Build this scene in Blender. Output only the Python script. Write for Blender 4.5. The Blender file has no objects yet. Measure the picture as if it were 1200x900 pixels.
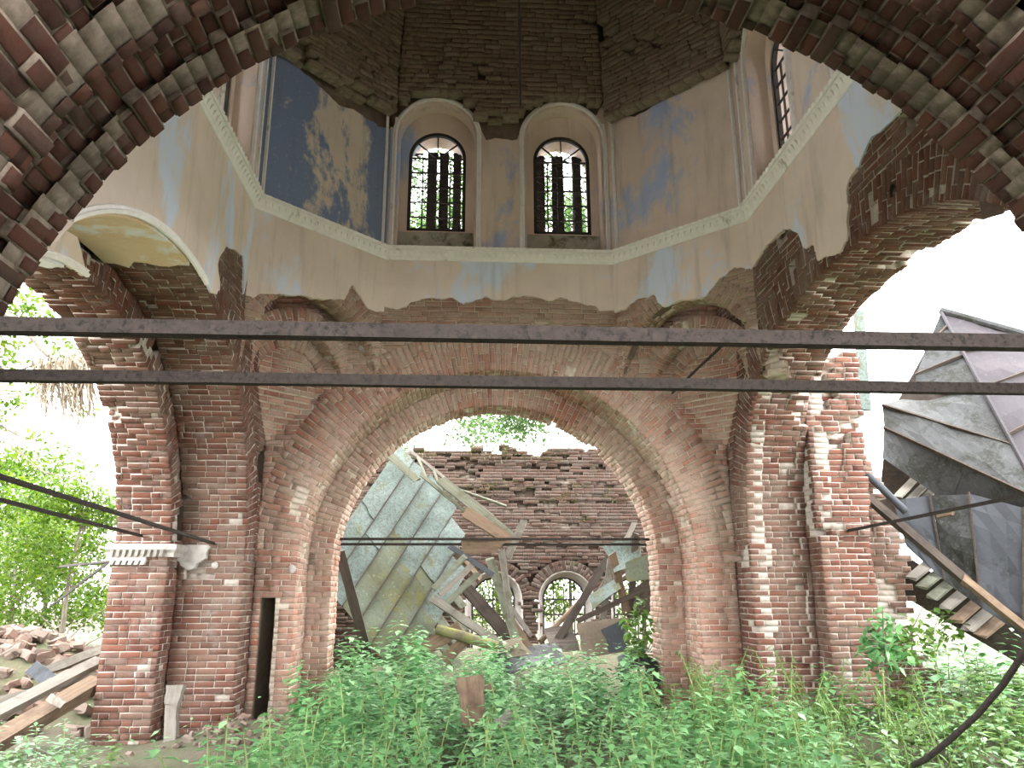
import bpy, bmesh, math, random
import numpy as np
from mathutils import Vector, Matrix, noise
from mathutils.bvhtree import BVHTree
from mathutils.geometry import tessellate_polygon
random.seed(7)
rng = np.random.default_rng(7)
V3 = Vector
scene = bpy.context.scene
COL = scene.collection

# ------------------------------------------------------------------ camera
CAM = V3((-0.541, 0.0, 1.65))
YAW, PITCH, ROLL, FPX = 0.0623, 0.2615, -0.0031, 916.6
FWD = V3((math.sin(YAW)*math.cos(PITCH), math.cos(YAW)*math.cos(PITCH), math.sin(PITCH)))
R0 = V3((math.cos(YAW), -math.sin(YAW), 0.0))
U0 = R0.cross(FWD)
RGT = R0*math.cos(ROLL) + U0*math.sin(ROLL)
UPV = -R0*math.sin(ROLL) + U0*math.cos(ROLL)
cd = bpy.data.cameras.new('camera')
cd.sensor_width = 36.0; cd.sensor_fit = 'HORIZONTAL'
cd.lens = 36.0*FPX/1200.0
cd.clip_start = 0.05; cd.clip_end = 400
cam = bpy.data.objects.new('camera', cd); COL.objects.link(cam)
M = Matrix.Identity(4)
for i, v in enumerate((RGT, UPV, -FWD)):
    for j in range(3): M[j][i] = v[j]
M.translation = CAM
cam.matrix_world = M
scene.camera = cam

# ------------------------------------------------------------------ world: bright overcast sky
w = bpy.data.worlds.new('overcast_sky'); scene.world = w; w.use_nodes = True
nt = w.node_tree; bgn = nt.nodes['Background']
bgn.inputs['Color'].default_value = (0.97, 0.975, 1.0, 1)
bgn.inputs['Strength'].default_value = 1.6
# soft sun behind thin cloud
sd = bpy.data.lights.new('sun', 'SUN'); sd.energy = 0.6; sd.angle = math.radians(25); sd.color = (1.0, 0.96, 0.88)
so = bpy.data.objects.new('sun', sd); COL.objects.link(so)
so.rotation_euler = V3((-0.35, -0.50, -0.80)).to_track_quat('-Z', 'Y').to_euler()
scene.view_settings.view_transform = 'Standard'
scene.view_settings.look = 'None'
scene.view_settings.exposure = 3.15
scene.view_settings.gamma = 1.0
scene.view_settings.use_curve_mapping = False

# ------------------------------------------------------------------ pixel -> place helpers (a pixel plus a known plane)
def ray(px, py):
    return (FWD + RGT*((px-600)/FPX) + UPV*((450-py)/FPX))
def on_plane(px, py, P, N):
    d = ray(px, py); N = V3(N)
    return CAM + d*((V3(P)-CAM).dot(N)/d.dot(N))
def atY(px, py, Y): return on_plane(px, py, (0, Y, 0), (0, 1, 0))
def atX(px, py, X): return on_plane(px, py, (X, 0, 0), (1, 0, 0))
def atZ(px, py, Z): return on_plane(px, py, (0, 0, Z), (0, 0, 1))
def project(P):
    d = V3(P)-CAM; z = d.dot(FWD)
    return (600+FPX*d.dot(RGT)/z, 450-FPX*d.dot(UPV)/z, z)

# ------------------------------------------------------------------ materials
MATS = {}
def new_mat(name):
    m = bpy.data.materials.new(name); m.use_nodes = True
    b = m.node_tree.nodes['Principled BSDF']
    b.inputs['Specular IOR Level'].default_value = 0.25
    MATS[name] = m
    return m, m.node_tree.nodes, m.node_tree.links, b
def N_(ns, t, **kw):
    n = ns.new(t)
    for k, v in kw.items():
        if k in n.inputs: n.inputs[k].default_value = v
        else: setattr(n, k, v)
    return n
def ramp(ns, pts):
    n = ns.new('ShaderNodeValToRGB'); cr = n.color_ramp
    while len(cr.elements) < len(pts): cr.elements.new(0.5)
    for e, (p, c) in zip(cr.elements, pts):
        e.position = p; e.color = (*c, 1) if len(c) == 3 else c
    return n
def noise_tex(ns, ls, scale, detail=4, rough=0.6, coord=None, dist=0.0):
    n = ns.new('ShaderNodeTexNoise'); n.inputs['Scale'].default_value = scale
    n.inputs['Detail'].default_value = detail; n.inputs['Roughness'].default_value = rough
    n.inputs['Distortion'].default_value = dist
    if coord is not None: ls.new(coord, n.inputs['Vector'])
    return n
def mix(ns, ls, fac, a, b, mode='MIX'):
    n = ns.new('ShaderNodeMix'); n.data_type = 'RGBA'; n.blend_type = mode
    for v, s in ((fac, 'Factor'), (a, 'A'), (b, 'B')):
        i = [q for q in n.inputs if q.name == s and (q.type == ('VALUE' if s == 'Factor' else 'RGBA'))][0]
        if hasattr(v, 'links'): ls.new(v, i)
        elif isinstance(v, (int, float)): i.default_value = v
        else: i.default_value = (*v, 1)
    return [q for q in n.outputs if q.type == 'RGBA'][0]
def stretch(ns, ls, coord, s):
    mp = ns.new('ShaderNodeMapping'); mp.inputs['Scale'].default_value = s
    ls.new(coord, mp.inputs['Vector']); return mp.outputs['Vector']
def step(ns, ls, val, lo, hi):
    n = ns.new('ShaderNodeMapRange'); n.inputs['From Min'].default_value = lo; n.inputs['From Max'].default_value = hi
    ls.new(val, n.inputs['Value']); return n.outputs['Result']
def bump(ns, ls, bsdf, h, strength=0.4, dist=0.02):
    b = ns.new('ShaderNodeBump'); b.inputs['Strength'].default_value = strength; b.inputs['Distance'].default_value = dist
    ls.new(h, b.inputs['Height']); ls.new(b.outputs['Normal'], bsdf.inputs['Normal'])
def wpos(ns): return ns.new('ShaderNodeNewGeometry').outputs['Position']

def brick_mat(name, cols, dust=(0.30, 0.22, 0.16), dust_amt=0.35, white_amt=0.3, moss_amt=0.0, moss=(0.10, 0.12, 0.04), white=(0.56, 0.50, 0.46)):
    m, ns, ls, b = new_mat(name)
    at = ns.new('ShaderNodeAttribute'); at.attribute_name = 'bc'
    sep = ns.new('ShaderNodeSeparateColor'); ls.new(at.outputs['Color'], sep.inputs['Color'])
    rp = ramp(ns, [(i/(len(cols)-1), c) for i, c in enumerate(cols)]); ls.new(sep.outputs['Red'], rp.inputs['Fac'])
    p = wpos(ns)
    n1 = noise_tex(ns, ls, 9.0, 5, 0.7, p)
    c = mix(ns, ls, step(ns, ls, n1.outputs['Fac'], 0.35, 0.75), rp.outputs['Color'], cols[-2])
    nd = noise_tex(ns, ls, 0.75, 4, 0.65, p)            # areas of grey-brown dust
    ad = ns.new('ShaderNodeMath'); ad.operation = 'MULTIPLY_ADD'
    ls.new(sep.outputs['Green'], ad.inputs[0]); ad.inputs[1].default_value = 0.16; ls.new(nd.outputs['Fac'], ad.inputs[2])
    dm_ = ns.new('ShaderNodeMath'); dm_.operation = 'MULTIPLY'; dm_.inputs[1].default_value = 0.72
    ls.new(step(ns, ls, ad.outputs[0], 0.86-dust_amt, 1.12-dust_amt), dm_.inputs[0])
    c = mix(ns, ls, dm_.outputs[0], c, dust)
    nw = noise_tex(ns, ls, 2.3, 6, 0.75, p, 0.6)           # lime bloom
    wm_ = ns.new('ShaderNodeMath'); wm_.operation = 'MULTIPLY'; wm_.inputs[1].default_value = 0.75
    ls.new(step(ns, ls, nw.outputs['Fac'], 0.72-white_amt*0.4, 0.92-white_amt*0.4), wm_.inputs[0])
    c = mix(ns, ls, wm_.outputs[0], c, white)
    nk = noise_tex(ns, ls, 34.0, 7, 0.8, p)
    c = mix(ns, ls, step(ns, ls, nk.outputs['Fac'], 0.53, 0.68), c, mix(ns, ls, 0.6, c, (0.05, 0.038, 0.033)))
    if moss_amt:
        nm = noise_tex(ns, ls, 1.6, 5, 0.7, p)
        c = mix(ns, ls, step(ns, ls, nm.outputs['Fac'], 0.75-moss_amt*0.4, 0.9-moss_amt*0.4), c, moss)
    ls.new(c, b.inputs['Base Color']); b.inputs['Roughness'].default_value = 0.95
    b.inputs['Specular IOR Level'].default_value = 0.1
    bump(ns, ls, b, nk.outputs['Fac'], 0.7, 0.012)
    return m
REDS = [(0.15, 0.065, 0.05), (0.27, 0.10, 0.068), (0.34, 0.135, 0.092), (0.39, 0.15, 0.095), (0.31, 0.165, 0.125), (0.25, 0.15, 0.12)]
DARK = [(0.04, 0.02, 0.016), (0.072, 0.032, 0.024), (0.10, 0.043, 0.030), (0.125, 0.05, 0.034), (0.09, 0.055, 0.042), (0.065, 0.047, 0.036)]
SOOT = [(0.17, 0.115, 0.09), (0.24, 0.16, 0.12), (0.29, 0.20, 0.15), (0.25, 0.19, 0.15), (0.34, 0.26, 0.21)]
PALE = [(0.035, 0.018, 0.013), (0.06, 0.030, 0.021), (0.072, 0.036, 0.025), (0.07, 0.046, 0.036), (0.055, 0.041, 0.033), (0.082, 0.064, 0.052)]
brick_mat('brick_far', REDS, (0.46, 0.36, 0.285), 0.46, 0.25)
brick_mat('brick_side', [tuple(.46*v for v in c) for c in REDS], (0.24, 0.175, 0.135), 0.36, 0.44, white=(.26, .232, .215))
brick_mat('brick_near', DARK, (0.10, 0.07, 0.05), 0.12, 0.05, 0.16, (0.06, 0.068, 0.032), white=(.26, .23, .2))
brick_mat('brick_dome', SOOT, (0.24, 0.175, 0.12), 0.36, 0.05)
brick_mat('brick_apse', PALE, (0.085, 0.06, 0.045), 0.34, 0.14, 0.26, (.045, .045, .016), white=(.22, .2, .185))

def simple_mat(name, c1, c2, scale=4.0, rough=0.9, lo=0.35, hi=0.65, bump_s=0.5, stretch_v=None, c3=None, sc3=1.0, t3=(0.55, 0.7), metal=0.0, bd=0.01, obj=False):
    m, ns, ls, b = new_mat(name)
    p = ns.new('ShaderNodeTexCoord').outputs['Object'] if obj else wpos(ns)
    q = stretch(ns, ls, p, stretch_v) if stretch_v else p
    n = noise_tex(ns, ls, scale, 6, 0.68, q)
    c = mix(ns, ls, step(ns, ls, n.outputs['Fac'], lo, hi), c1, c2)
    if c3:
        n3 = noise_tex(ns, ls, sc3, 6, 0.72, p, 0.4)
        c = mix(ns, ls, step(ns, ls, n3.outputs['Fac'], *t3), c, c3)
    ls.new(c, b.inputs['Base Color']); b.inputs['Roughness'].default_value = rough; b.inputs['Metallic'].default_value = metal
    if bump_s: bump(ns, ls, b, n.outputs['Fac'], bump_s, bd)
    return m
simple_mat('mortar', (0.66, 0.57, 0.47), (0.48, 0.40, 0.32), 14, c3=(0.34, 0.27, 0.21), sc3=0.8, t3=(.56, .7))
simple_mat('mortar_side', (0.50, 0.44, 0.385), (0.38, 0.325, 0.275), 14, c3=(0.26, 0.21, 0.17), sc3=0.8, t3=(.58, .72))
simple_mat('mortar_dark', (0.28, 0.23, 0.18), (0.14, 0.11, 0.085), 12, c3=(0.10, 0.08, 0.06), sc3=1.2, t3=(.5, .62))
simple_mat('mortar_soot_shade', (0.30, 0.24, 0.175), (0.18, 0.14, 0.10), 12)
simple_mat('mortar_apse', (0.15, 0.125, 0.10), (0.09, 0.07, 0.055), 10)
simple_mat('core', (0.22, 0.16, 0.12), (0.15, 0.11, 0.085), 5)
simple_mat('white_stucco', (0.95, 0.91, 0.90), (0.86, 0.82, 0.80), 9, c3=(0.42, 0.38, 0.32), sc3=3, t3=(0.6, 0.72))
simple_mat('stucco_dimmed', (0.46, 0.43, 0.40), (0.36, 0.335, 0.305), 9, c3=(0.26, 0.235, 0.20), sc3=3, t3=(0.58, 0.7))  # darker copy of white_stucco, its colour toned down against strong light
simple_mat('sill_moss', (0.52, 0.50, 0.42), (0.40, 0.39, 0.30), 5, c3=(0.13, 0.14, 0.07), sc3=3.5, t3=(.52, .66))
simple_mat('rust_iron', (0.028, 0.022, 0.019), (0.048, 0.037, 0.030), 30, 0.8, c3=(0.012, 0.010, 0.009), sc3=45, t3=(.5, .62), bump_s=0.8, bd=0.004)
simple_mat('black_iron', (0.035, 0.03, 0.028), (0.06, 0.05, 0.045), 30, 0.7)
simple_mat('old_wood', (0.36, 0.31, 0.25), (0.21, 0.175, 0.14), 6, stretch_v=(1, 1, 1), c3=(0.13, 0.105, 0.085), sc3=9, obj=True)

def plaster_mat(name, base, base2, blue, blue_t, streak=0.5):
    m, ns, ls, b = new_mat(name)
    p = wpos(ns)
    n0 = noise_tex(ns, ls, 1.1, 5, 0.6, p)
    c = mix(ns, ls, step(ns, ls, n0.outputs['Fac'], 0.38, 0.62), base, base2)
    nb = noise_tex(ns, ls, 0.62, 7, 0.68, stretch(ns, ls, p, (1.0, 1.0, 0.6)), 0.3)
    c = mix(ns, ls, step(ns, ls, nb.outputs['Fac'], *blue_t), c, blue)
    nst = noise_tex(ns, ls, 3.0, 5, 0.7, stretch(ns, ls, p, (1.6, 1.6, 0.16)))
    c = mix(ns, ls, step(ns, ls, nst.outputs['Fac'], 0.52, 0.8), c, mix(ns, ls, streak, c, (0.16, 0.135, 0.11)))
    ng = noise_tex(ns, ls, 22.0, 4, 0.7, p)
    c = mix(ns, ls, step(ns, ls, ng.outputs['Fac'], 0.58, 0.75), c, mix(ns, ls, 0.35, c, (0.7, 0.66, 0.6)))
    ls.new(c, b.inputs['Base Color']); b.inputs['Roughness'].default_value = 0.92
    bump(ns, ls, b, ng.outputs['Fac'], 0.25, 0.01)
    return m
plaster_mat('plaster', (0.82, 0.69, 0.61), (0.73, 0.605, 0.53), (0.70, 0.76, 0.90), (0.50, 0.57), .35)
plaster_mat('plaster_warm', (0.74, 0.58, 0.42), (0.68, 0.50, 0.33), (0.78, 0.78, 0.82), (0.44, 0.50), 0.2)
plaster_mat('plaster_drum', (0.82, 0.685, 0.59), (0.73, 0.59, 0.50), (0.46, 0.53, 0.74), (0.54, 0.62), 0.45)
plaster_mat('plaster_blue', (0.72, 0.61, 0.50), (0.64, 0.54, 0.44), (0.21, 0.26, 0.40), (0.43, 0.48), 0.5)

# ------------------------------------------------------------------ scene object helpers
def link(name, me, parent=None, mat=None):
    o = bpy.data.objects.new(name, me); COL.objects.link(o)
    if mat is not None and me is not None:
        me.materials.append(MATS[mat] if isinstance(mat, str) else mat)
    if parent is not None: o.parent = parent
    return o
def tag(o, label, cat, group=None, kind=None):
    o['label'] = label; o['category'] = cat
    if group: o['group'] = group
    o['kind'] = kind or 'thing'
    return o
def empty(name, loc=(0, 0, 0)):
    o = bpy.data.objects.new(name, None); COL.objects.link(o); o.location = loc
    o.empty_display_size = 0.1
    return o
def mesh_np(name, verts, quads, attr=None):
    me = bpy.data.meshes.new(name)
    nv, nq = len(verts), len(quads)
    me.vertices.add(nv); me.vertices.foreach_set('co', np.asarray(verts, np.float32).ravel())
    me.loops.add(nq*4); me.loops.foreach_set('vertex_index', np.asarray(quads, np.int32).ravel())
    me.polygons.add(nq); me.polygons.foreach_set('loop_start', np.arange(0, nq*4, 4, dtype=np.int32))
    me.polygons.foreach_set('loop_total', np.full(nq, 4, np.int32))
    if attr is not None:
        a = me.attributes.new('bc', 'FLOAT_COLOR', 'POINT'); a.data.foreach_set('color', np.asarray(attr, np.float32).ravel())
    me.update(calc_edges=True); me.validate()
    return me
def prism(name, outline, holes, o, U, V, N, front, back, parent=None, mat=None):
    """slab with outline (u,v), holes, front at N*front and back at N*back"""
    o, U, V, N = V3(o), V3(U), V3(V), V3(N)
    loops = [outline]+list(holes)
    flat = [p for l in loops for p in l]
    tris = tessellate_polygon([[V3((p[0], p[1], 0)) for p in l] for l in loops])
    n = len(flat)
    vs = [o+U*p[0]+V*p[1]+N*front for p in flat]+[o+U*p[0]+V*p[1]+N*back for p in flat]
    fs = []
    for t in tris:
        a, b, c = [flat[i] for i in t]
        s = (b[0]-a[0])*(c[1]-a[1])-(b[1]-a[1])*(c[0]-a[0])
        t = t if s > 0 else (t[0], t[2], t[1])
        if U.cross(V).dot(N) < 0: t = (t[0], t[2], t[1])
        fs.append(tuple(t)); fs.append((t[0]+n, t[2]+n, t[1]+n))
    k = 0
    for l in loops:
        m = len(l)
        for i in range(m): fs.append((k+i, k+(i+1) % m, n+k+(i+1) % m, n+k+i))
        k += m
    me = bpy.data.meshes.new(name); me.from_pydata([tuple(v) for v in vs], [], fs)
    bm = bmesh.new(); bm.from_mesh(me); bmesh.ops.recalc_face_normals(bm, faces=bm.faces); bm.to_mesh(me); bm.free()
    return link(name, me, parent, mat) if mat else me
def ragged(pts, amp=0.05, n=3, seed=0):
    """midpoint displaced open polyline"""
    r = random.Random(seed)
    P = [tuple(p) for p in pts]; a = amp
    for _ in range(n):
        Q = [P[0]]
        for p, q in zip(P, P[1:]):
            d = math.hypot(q[0]-p[0], q[1]-p[1]); k = min(a, d*0.28)
            Q.append(((p[0]+q[0])/2+r.uniform(-k, k), (p[1]+q[1])/2+r.uniform(-k, k))); Q.append(q)
        P = Q; a *= 0.55
    return P
class MB:
    """collects simple solids into one mesh"""
    def __init__(s): s.v = []; s.f = []
    def hexa(s, pts):
        k = len(s.v); s.v += [tuple(p) for p in pts]
        s.f += [tuple(k+i for i in q) for q in ((0, 3, 2, 1), (4, 5, 6, 7), (0, 1, 5, 4), (1, 2, 6, 5), (2, 3, 7, 6), (3, 0, 4, 7))]
    def bar(s, A, B, wx, wz, up=(0, 0, 1), jit=0.0):
        A, B = V3(A), V3(B); d = (B-A).normalized(); u = V3(up)
        if abs(d.dot(u)) > 0.97: u = V3((1, 0, 0))
        x = d.cross(u).normalized(); z = x.cross(d)
        r = lambda: V3((random.uniform(-jit, jit), random.uniform(-jit, jit), random.uniform(-jit, jit)))
        q = lambda P: [P-x*wx/2-z*wz/2+r(), P+x*wx/2-z*wz/2+r(), P+x*wx/2+z*wz/2+r(), P-x*wx/2+z*wz/2+r()]
        s.hexa(q(A)+q(B))
    def tube(s, pts, rad, n=8, closed=False, cap=True):
        pts = [V3(p) for p in pts]; rr = rad if isinstance(rad, (list, tuple)) else [rad]*len(pts)
        k0 = len(s.v); m = len(pts); x = None
        for i, p in enumerate(pts):
            a, b = (pts[(i-1) % m], pts[(i+1) % m]) if closed else (pts[max(i-1, 0)], pts[min(i+1, m-1)])
            d = (b-a).normalized()
            if x is None:
                u = V3((0, 0, 1)) if abs(d.z) < 0.9 else V3((1, 0, 0)); x = d.cross(u).normalized()
            x = (x-d*x.dot(d)).normalized(); y = d.cross(x)
            for j in range(n):
                t = 2*math.pi*j/n; s.v.append(tuple(p+(x*math.cos(t)+y*math.sin(t))*rr[i]))
        for i in range(m if closed else m-1):
            for j in range(n):
                a = k0+i*n; b = k0+((i+1) % m)*n
                s.f.append((a+j, a+(j+1) % n, b+(j+1) % n, b+j))
        if cap and not closed:
            s.f.append(tuple(k0+j for j in range(n))[::-1]); s.f.append(tuple(k0+(m-1)*n+j for j in range(n)))
    def sweep(s, pts, prof, xdir, cap=True):
        """profile (a,b): a along xdir(i), b along ydir(i); pts list of (P, X, Y)"""
        k0 = len(s.v); n = len(prof)
        for P, X, Y in pts:
            for a, b in prof: s.v.append(tuple(V3(P)+V3(X)*a+V3(Y)*b))
        for i in range(len(pts)-1):
            for j in range(n):
                a = k0+i*n; b = a+n
                s.f.append((a+j, a+(j+1) % n, b+(j+1) % n, b+j))
        if cap:
            s.f.append(tuple(k0+j for j in range(n))[::-1]); s.f.append(tuple(k0+(len(pts)-1)*n+j for j in range(n)))
    def mesh(s, name):
        me = bpy.data.meshes.new(name); me.from_pydata(s.v, [], s.f)
        bm = bmesh.new(); bm.from_mesh(me); bmesh.ops.recalc_face_normals(bm, faces=bm.faces); bm.to_mesh(me); bm.free()
        return me
    def build(s, name, mat, parent=None, smooth=False, origin=None):
        if origin is not None:
            o = V3(origin); s.v = [tuple(V3(p)-o) for p in s.v]
        me = s.mesh(name)
        if smooth: me.polygons.foreach_set('use_smooth', [True]*len(me.polygons))
        ob = link(name, me, parent, mat)
        if origin is not None: ob.location = origin
        return ob

# ------------------------------------------------------------------ brickwork
def unit_brick(r, rough=0.04):
    """front face at z=0 with chipped, bevelled rim; 12 verts, 9 quads"""
    c = [(-.5, -.5), (.5, -.5), (.5, .5), (-.5, .5)]
    v = []
    for x, y in c: v.append((x, y, -1.0))
    for x, y in c:
        v.append((x+r.uniform(-.010, .010), y+r.uniform(-.03, .03), -0.06-abs(r.gauss(0, rough))))
    for x, y in c:
        k = 0.010+abs(r.gauss(0, rough*0.4)); ky = 0.030+abs(r.gauss(0, rough*.8))
        v.append((x-math.copysign(min(k, .16), x), y-math.copysign(min(ky, .25), y), r.uniform(-.05, 0.0)))
    return v
UQ = [(8, 9, 10, 11)]+[(4+i, 4+(i+1) % 4, 8+(i+1) % 4, 8+i) for i in range(4)]+[(i, (i+1) % 4, 4+(i+1) % 4, 4+i) for i in range(4)]
_r = random.Random(3)
NVAR = 14
VARS = np.array([unit_brick(_r) for _ in range(NVAR)])
VARS_ROUGH = np.array([unit_brick(_r, 0.11) for _ in range(NVAR)])
BOXV = np.array([(-.5, -.5, -1), (.5, -.5, -1), (.5, .5, -1), (-.5, .5, -1), (-.5, -.5, 0), (.5, -.5, 0), (.5, .5, 0), (-.5, .5, 0)], float)
BOXQ = np.array([(4, 5, 6, 7), (0, 1, 5, 4), (1, 2, 6, 5), (2, 3, 7, 6), (3, 0, 4, 7)])
MASONS = []
class Masonry:
    def __init__(s, root, mat, mortar, rough=False, joint=0.014, seed=1, jit=0.006, keep=300, miss=-.066):
        s.root, s.mat, s.mortar = root, mat, mortar
        s.b = []; s.m = []; s.r = random.Random(seed); s.vars = VARS_ROUGH if rough else VARS
        s.joint = joint; s.jit = jit; s.miss = miss; s.keep = keep; MASONS.append(s)
    def course(s, o, U, V, N, width, h, k, mask=None, L=0.26, hdr=0.25, md=0.25):
        r = s.r; o, U, V, N = V3(o), V3(U).normalized(), V3(V).normalized(), V3(N).normalized()
        u = 0.0
        first = (L*0.5 if k % 2 else L*0.98)*r.uniform(0.85, 1.1)
        n = 0
        while u < width-0.02:
            l = first if n == 0 else (L*0.5 if r.random() < hdr else L)*r.uniform(0.94, 1.06)
            n += 1
            if width-u-l < 0.07: l = width-u
            l = min(l, width-u)
            c = o+U*(u+l/2)+V*(h/2)
            u += l
            d = mask(c) if mask else 0.0
            if d is None: continue
            miss = d < s.miss
            d0 = d
            f = c+N*(d+max(-2.2*s.jit, min(2.2*s.jit, r.gauss(0, s.jit))))
            e0 = .014 if u-l < .001 else -.001; e1 = .014 if u > width-.021 else -.001      # joints stay back from free ends
            s.m.append((f-N*(0.007+r.uniform(0, .004))+U*((e0-e1)/2), U, V, N, max(l-e0-e1, .02), h*1.01, md))
            if miss and r.random() < 0.75: continue
            a = r.gauss(0, 0.008); U2 = (U+V*a).normalized(); V2 = (V-U*a).normalized()
            t = r.gauss(0, 0.008); N2 = (N+V2*t+U2*r.gauss(0, .006)).normalized()
            s.b.append((f+N*r.uniform(.001, .005), U2, V2, N2, max(l-s.joint, .03), max(h-s.joint, .02), 0.07, r.randrange(NVAR), r.random(), r.random()))
    def path(s, pts, U, width, Nfun, mask=None, h=0.08, umin=0.0, **kw):
        """courses stacked along a polyline; pts: list of points at equal spacing"""
        for k in range(len(pts)-1):
            A, B = V3(pts[k]), V3(pts[k+1]); T = B-A
            u = U(k) if callable(U) else V3(U)
            s.course(A+u.normalized()*umin, u, T, Nfun((A+B)/2), width, T.length, k, mask, **kw)
    def wall(s, o, U, V, N, w, hgt, mask=None, h=0.08, spans=None, **kw):
        o, V, U = V3(o), V3(V), V3(U)
        for k in range(int(math.ceil(hgt/h))):
            for a, b in (spans(o.z+(k+.5)*h) if spans else [(0, w)]):
                if b-a > .04: s.course(o+V*(k*h)+U*a, U, V, N, b-a, h, k, mask, **kw)
def frames(L, base):
    n = len(L)
    C = np.array([tuple(x[0]) for x in L]); A = np.array([[tuple(x[1]), tuple(x[2]), tuple(x[3])] for x in L])   # n,3(axis),3
    D = np.array([[x[4], x[5], x[6]] for x in L])
    return C[:, None, :]+np.einsum('nva,nax->nvx', base*D[:, None, :], A)
def finish_masonry():
    polys = []; verts = []; k = 0
    for s in MASONS:
        n = len(s.m); s.mv = frames(s.m, BOXV[None])
        q = (BOXQ[None]+(np.arange(n)*8)[:, None, None]).reshape(-1, 4)
        s.mq = q
        verts.append(s.mv.reshape(-1, 3)); polys.append(q+k); k += n*8
    bv = BVHTree.FromPolygons(np.concatenate(verts).tolist(), np.concatenate(polys).tolist())
    for s in MASONS:
        me = mesh_np('mortar', s.mv.reshape(-1, 3), s.mq); link('mortar', me, s.root, s.mortar)
        sc = []
        for i, x in enumerate(s.b):
            c = x[0]; px, py, z = project(c) if (c-CAM).dot(FWD) > .3 else (-999, 0, 1)
            if not (0 <= px < 1200 and 0 <= py < 900): continue
            d = c-CAM; dn = d.normalized(); f = -dn.dot(x[3])
            if f <= 0.02: continue
            area = x[4]*x[5]*f/(z*z)
            sc.append((area, i))
        sc.sort(reverse=True); pick = []
        for area, i in sc:
            if len(pick) >= s.keep: break
            c = s.b[i][0]+s.b[i][3]*0.012; d = c-CAM; L = d.length
            hit = bv.ray_cast(CAM, d.normalized(), L-0.03)
            if hit[0] is None: pick.append(i)
        ps = set(pick)
        vm = []
        for j in range(NVAR*3):
            a = np.tile([[s.r.random(), s.r.random(), s.r.random(), 1.0]], (12, 1))
            m_ = mesh_np('brick', s.vars[j % NVAR], UQ, a); m_.materials.append(MATS[s.mat]); vm.append(m_)
        for i in pick:
            c, U, V, N, l, h, dp, var, q1, q2 = s.b[i]
            o = bpy.data.objects.new('brick', vm[s.r.randrange(len(vm))]); COL.objects.link(o)
            mt = Matrix(((U[0]*l, V[0]*h, N[0]*dp, c[0]), (U[1]*l, V[1]*h, N[1]*dp, c[1]), (U[2]*l, V[2]*h, N[2]*dp, c[2]), (0, 0, 0, 1)))
            o.matrix_world = mt; o.parent = s.root
        rest = [x for i, x in enumerate(s.b) if i not in ps]
        if rest:
            base = s.vars[np.array([x[7] for x in rest])]
            vv = frames(rest, base); n = len(rest)
            q = (np.array(UQ)[None]+(np.arange(n)*12)[:, None, None]).reshape(-1, 4)
            at = np.repeat(np.array([[x[8], x[9], 0.5, 1.0] for x in rest]), 12, axis=0)
            me = mesh_np('brickwork', vv.reshape(-1, 3), q, at)
            o = link('brickwork', me, s.root, s.mat); o['kind'] = 'stuff'
        print('MASON', s.root.name, len(s.b), 'picked', len(pick))
def nz(p, f, off=0.0): return noise.noise(V3(p)*f+V3((off, off*1.7, -off)))

# ------------------------------------------------------------------ measured geometry of the crossing (metres, floor at 0)
ZS = 2.08                       # springing
AX = 3.473                      # half width
YN, YF = 3.73, 11.567           # near and far faces
CY = (YN+YF)/2
RA, RB = 2.892, 2.54            # outer / inner ring radius of the cross arches
T1, T2 = 0.873, 0.72
BX = 1.83                       # half length of the short drum side
CH = AX-BX
ZC = 6.85                       # cornice
ZTOP = 9.35
def arc_pts(hs, rise, zs, n=2.0, jamb0=None, stepl=0.08):
    """(u,z) points along jamb, arch, jamb; u centred"""
    raw = []
    if jamb0 is not None: raw += [(-hs, z) for z in np.arange(jamb0, zs, 0.02)]
    for t in np.linspace(math.pi, 0, 721):
        c, s_ = math.cos(t), math.sin(t)
        raw.append((hs*math.copysign(abs(c)**(2/n), c), zs+rise*abs(s_)**(2/n)))
    if jamb0 is not None: raw += [(hs, z) for z in np.arange(zs, jamb0, -0.02)]+[(hs, jamb0)]
    raw = np.array(raw); d = np.r_[0, np.cumsum(np.hypot(*np.diff(raw, axis=0).T))]
    k = max(2, int(round(d[-1]/stepl))); t = np.linspace(0, d[-1], k+1)
    return [(float(a), float(b)) for a, b in zip(np.interp(t, d, raw[:, 0]), np.interp(t, d, raw[:, 1]))]
def arch_notch(hs, rise, zs, z0, n=2.0, k=48):
    out = [(-hs, z0)]
    for t in np.linspace(math.pi, 0, k+1):
        c, s_ = math.cos(t), math.sin(t)
        out.append((hs*math.copysign(abs(c)**(2/n), c), zs+rise*abs(s_)**(2/n)))
    return out+[(hs, z0)]
def inside_arch(u, z, hs, rise, zs, n=2.0):
    if z < zs: return abs(u) < hs
    return (abs(u)/hs)**n+((z-zs)/rise)**n < 1
# ================================================================== STRUCTURE
def arch_soffit(mas, pts, P3, W, width, mask=None, **kw):
    for k in range(len(pts)-1):
        (u0, z0), (u1, z1) = pts[k], pts[k+1]
        A, B = P3(u0, z0), P3(u1, z1)
        o0 = P3(0, 0); eu = P3(1, 0)-o0; ez = P3(0, 1)-o0
        N = eu*(z1-z0)-ez*(u1-u0)
        mas.course(A, W, B-A, N, width, (B-A).length*1.02, k, mask, **kw)
def arch_ring(mas, pts, P3, N, width, mask=None, grow=1.08, **kw):
    for k in range(len(pts)-1):
        (u0, z0), (u1, z1) = pts[k], pts[k+1]
        A, B = P3(u0, z0), P3(u1, z1)
        o0 = P3(0, 0); eu = P3(1, 0)-o0; ez = P3(0, 1)-o0
        out = (ez*(u1-u0)-eu*(z1-z0)).normalized()
        T = B-A; h = T.length*grow
        mas.course(A-T.normalized()*(h-T.length)/2, out, T, N, width, h, k, mask, **kw)
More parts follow.
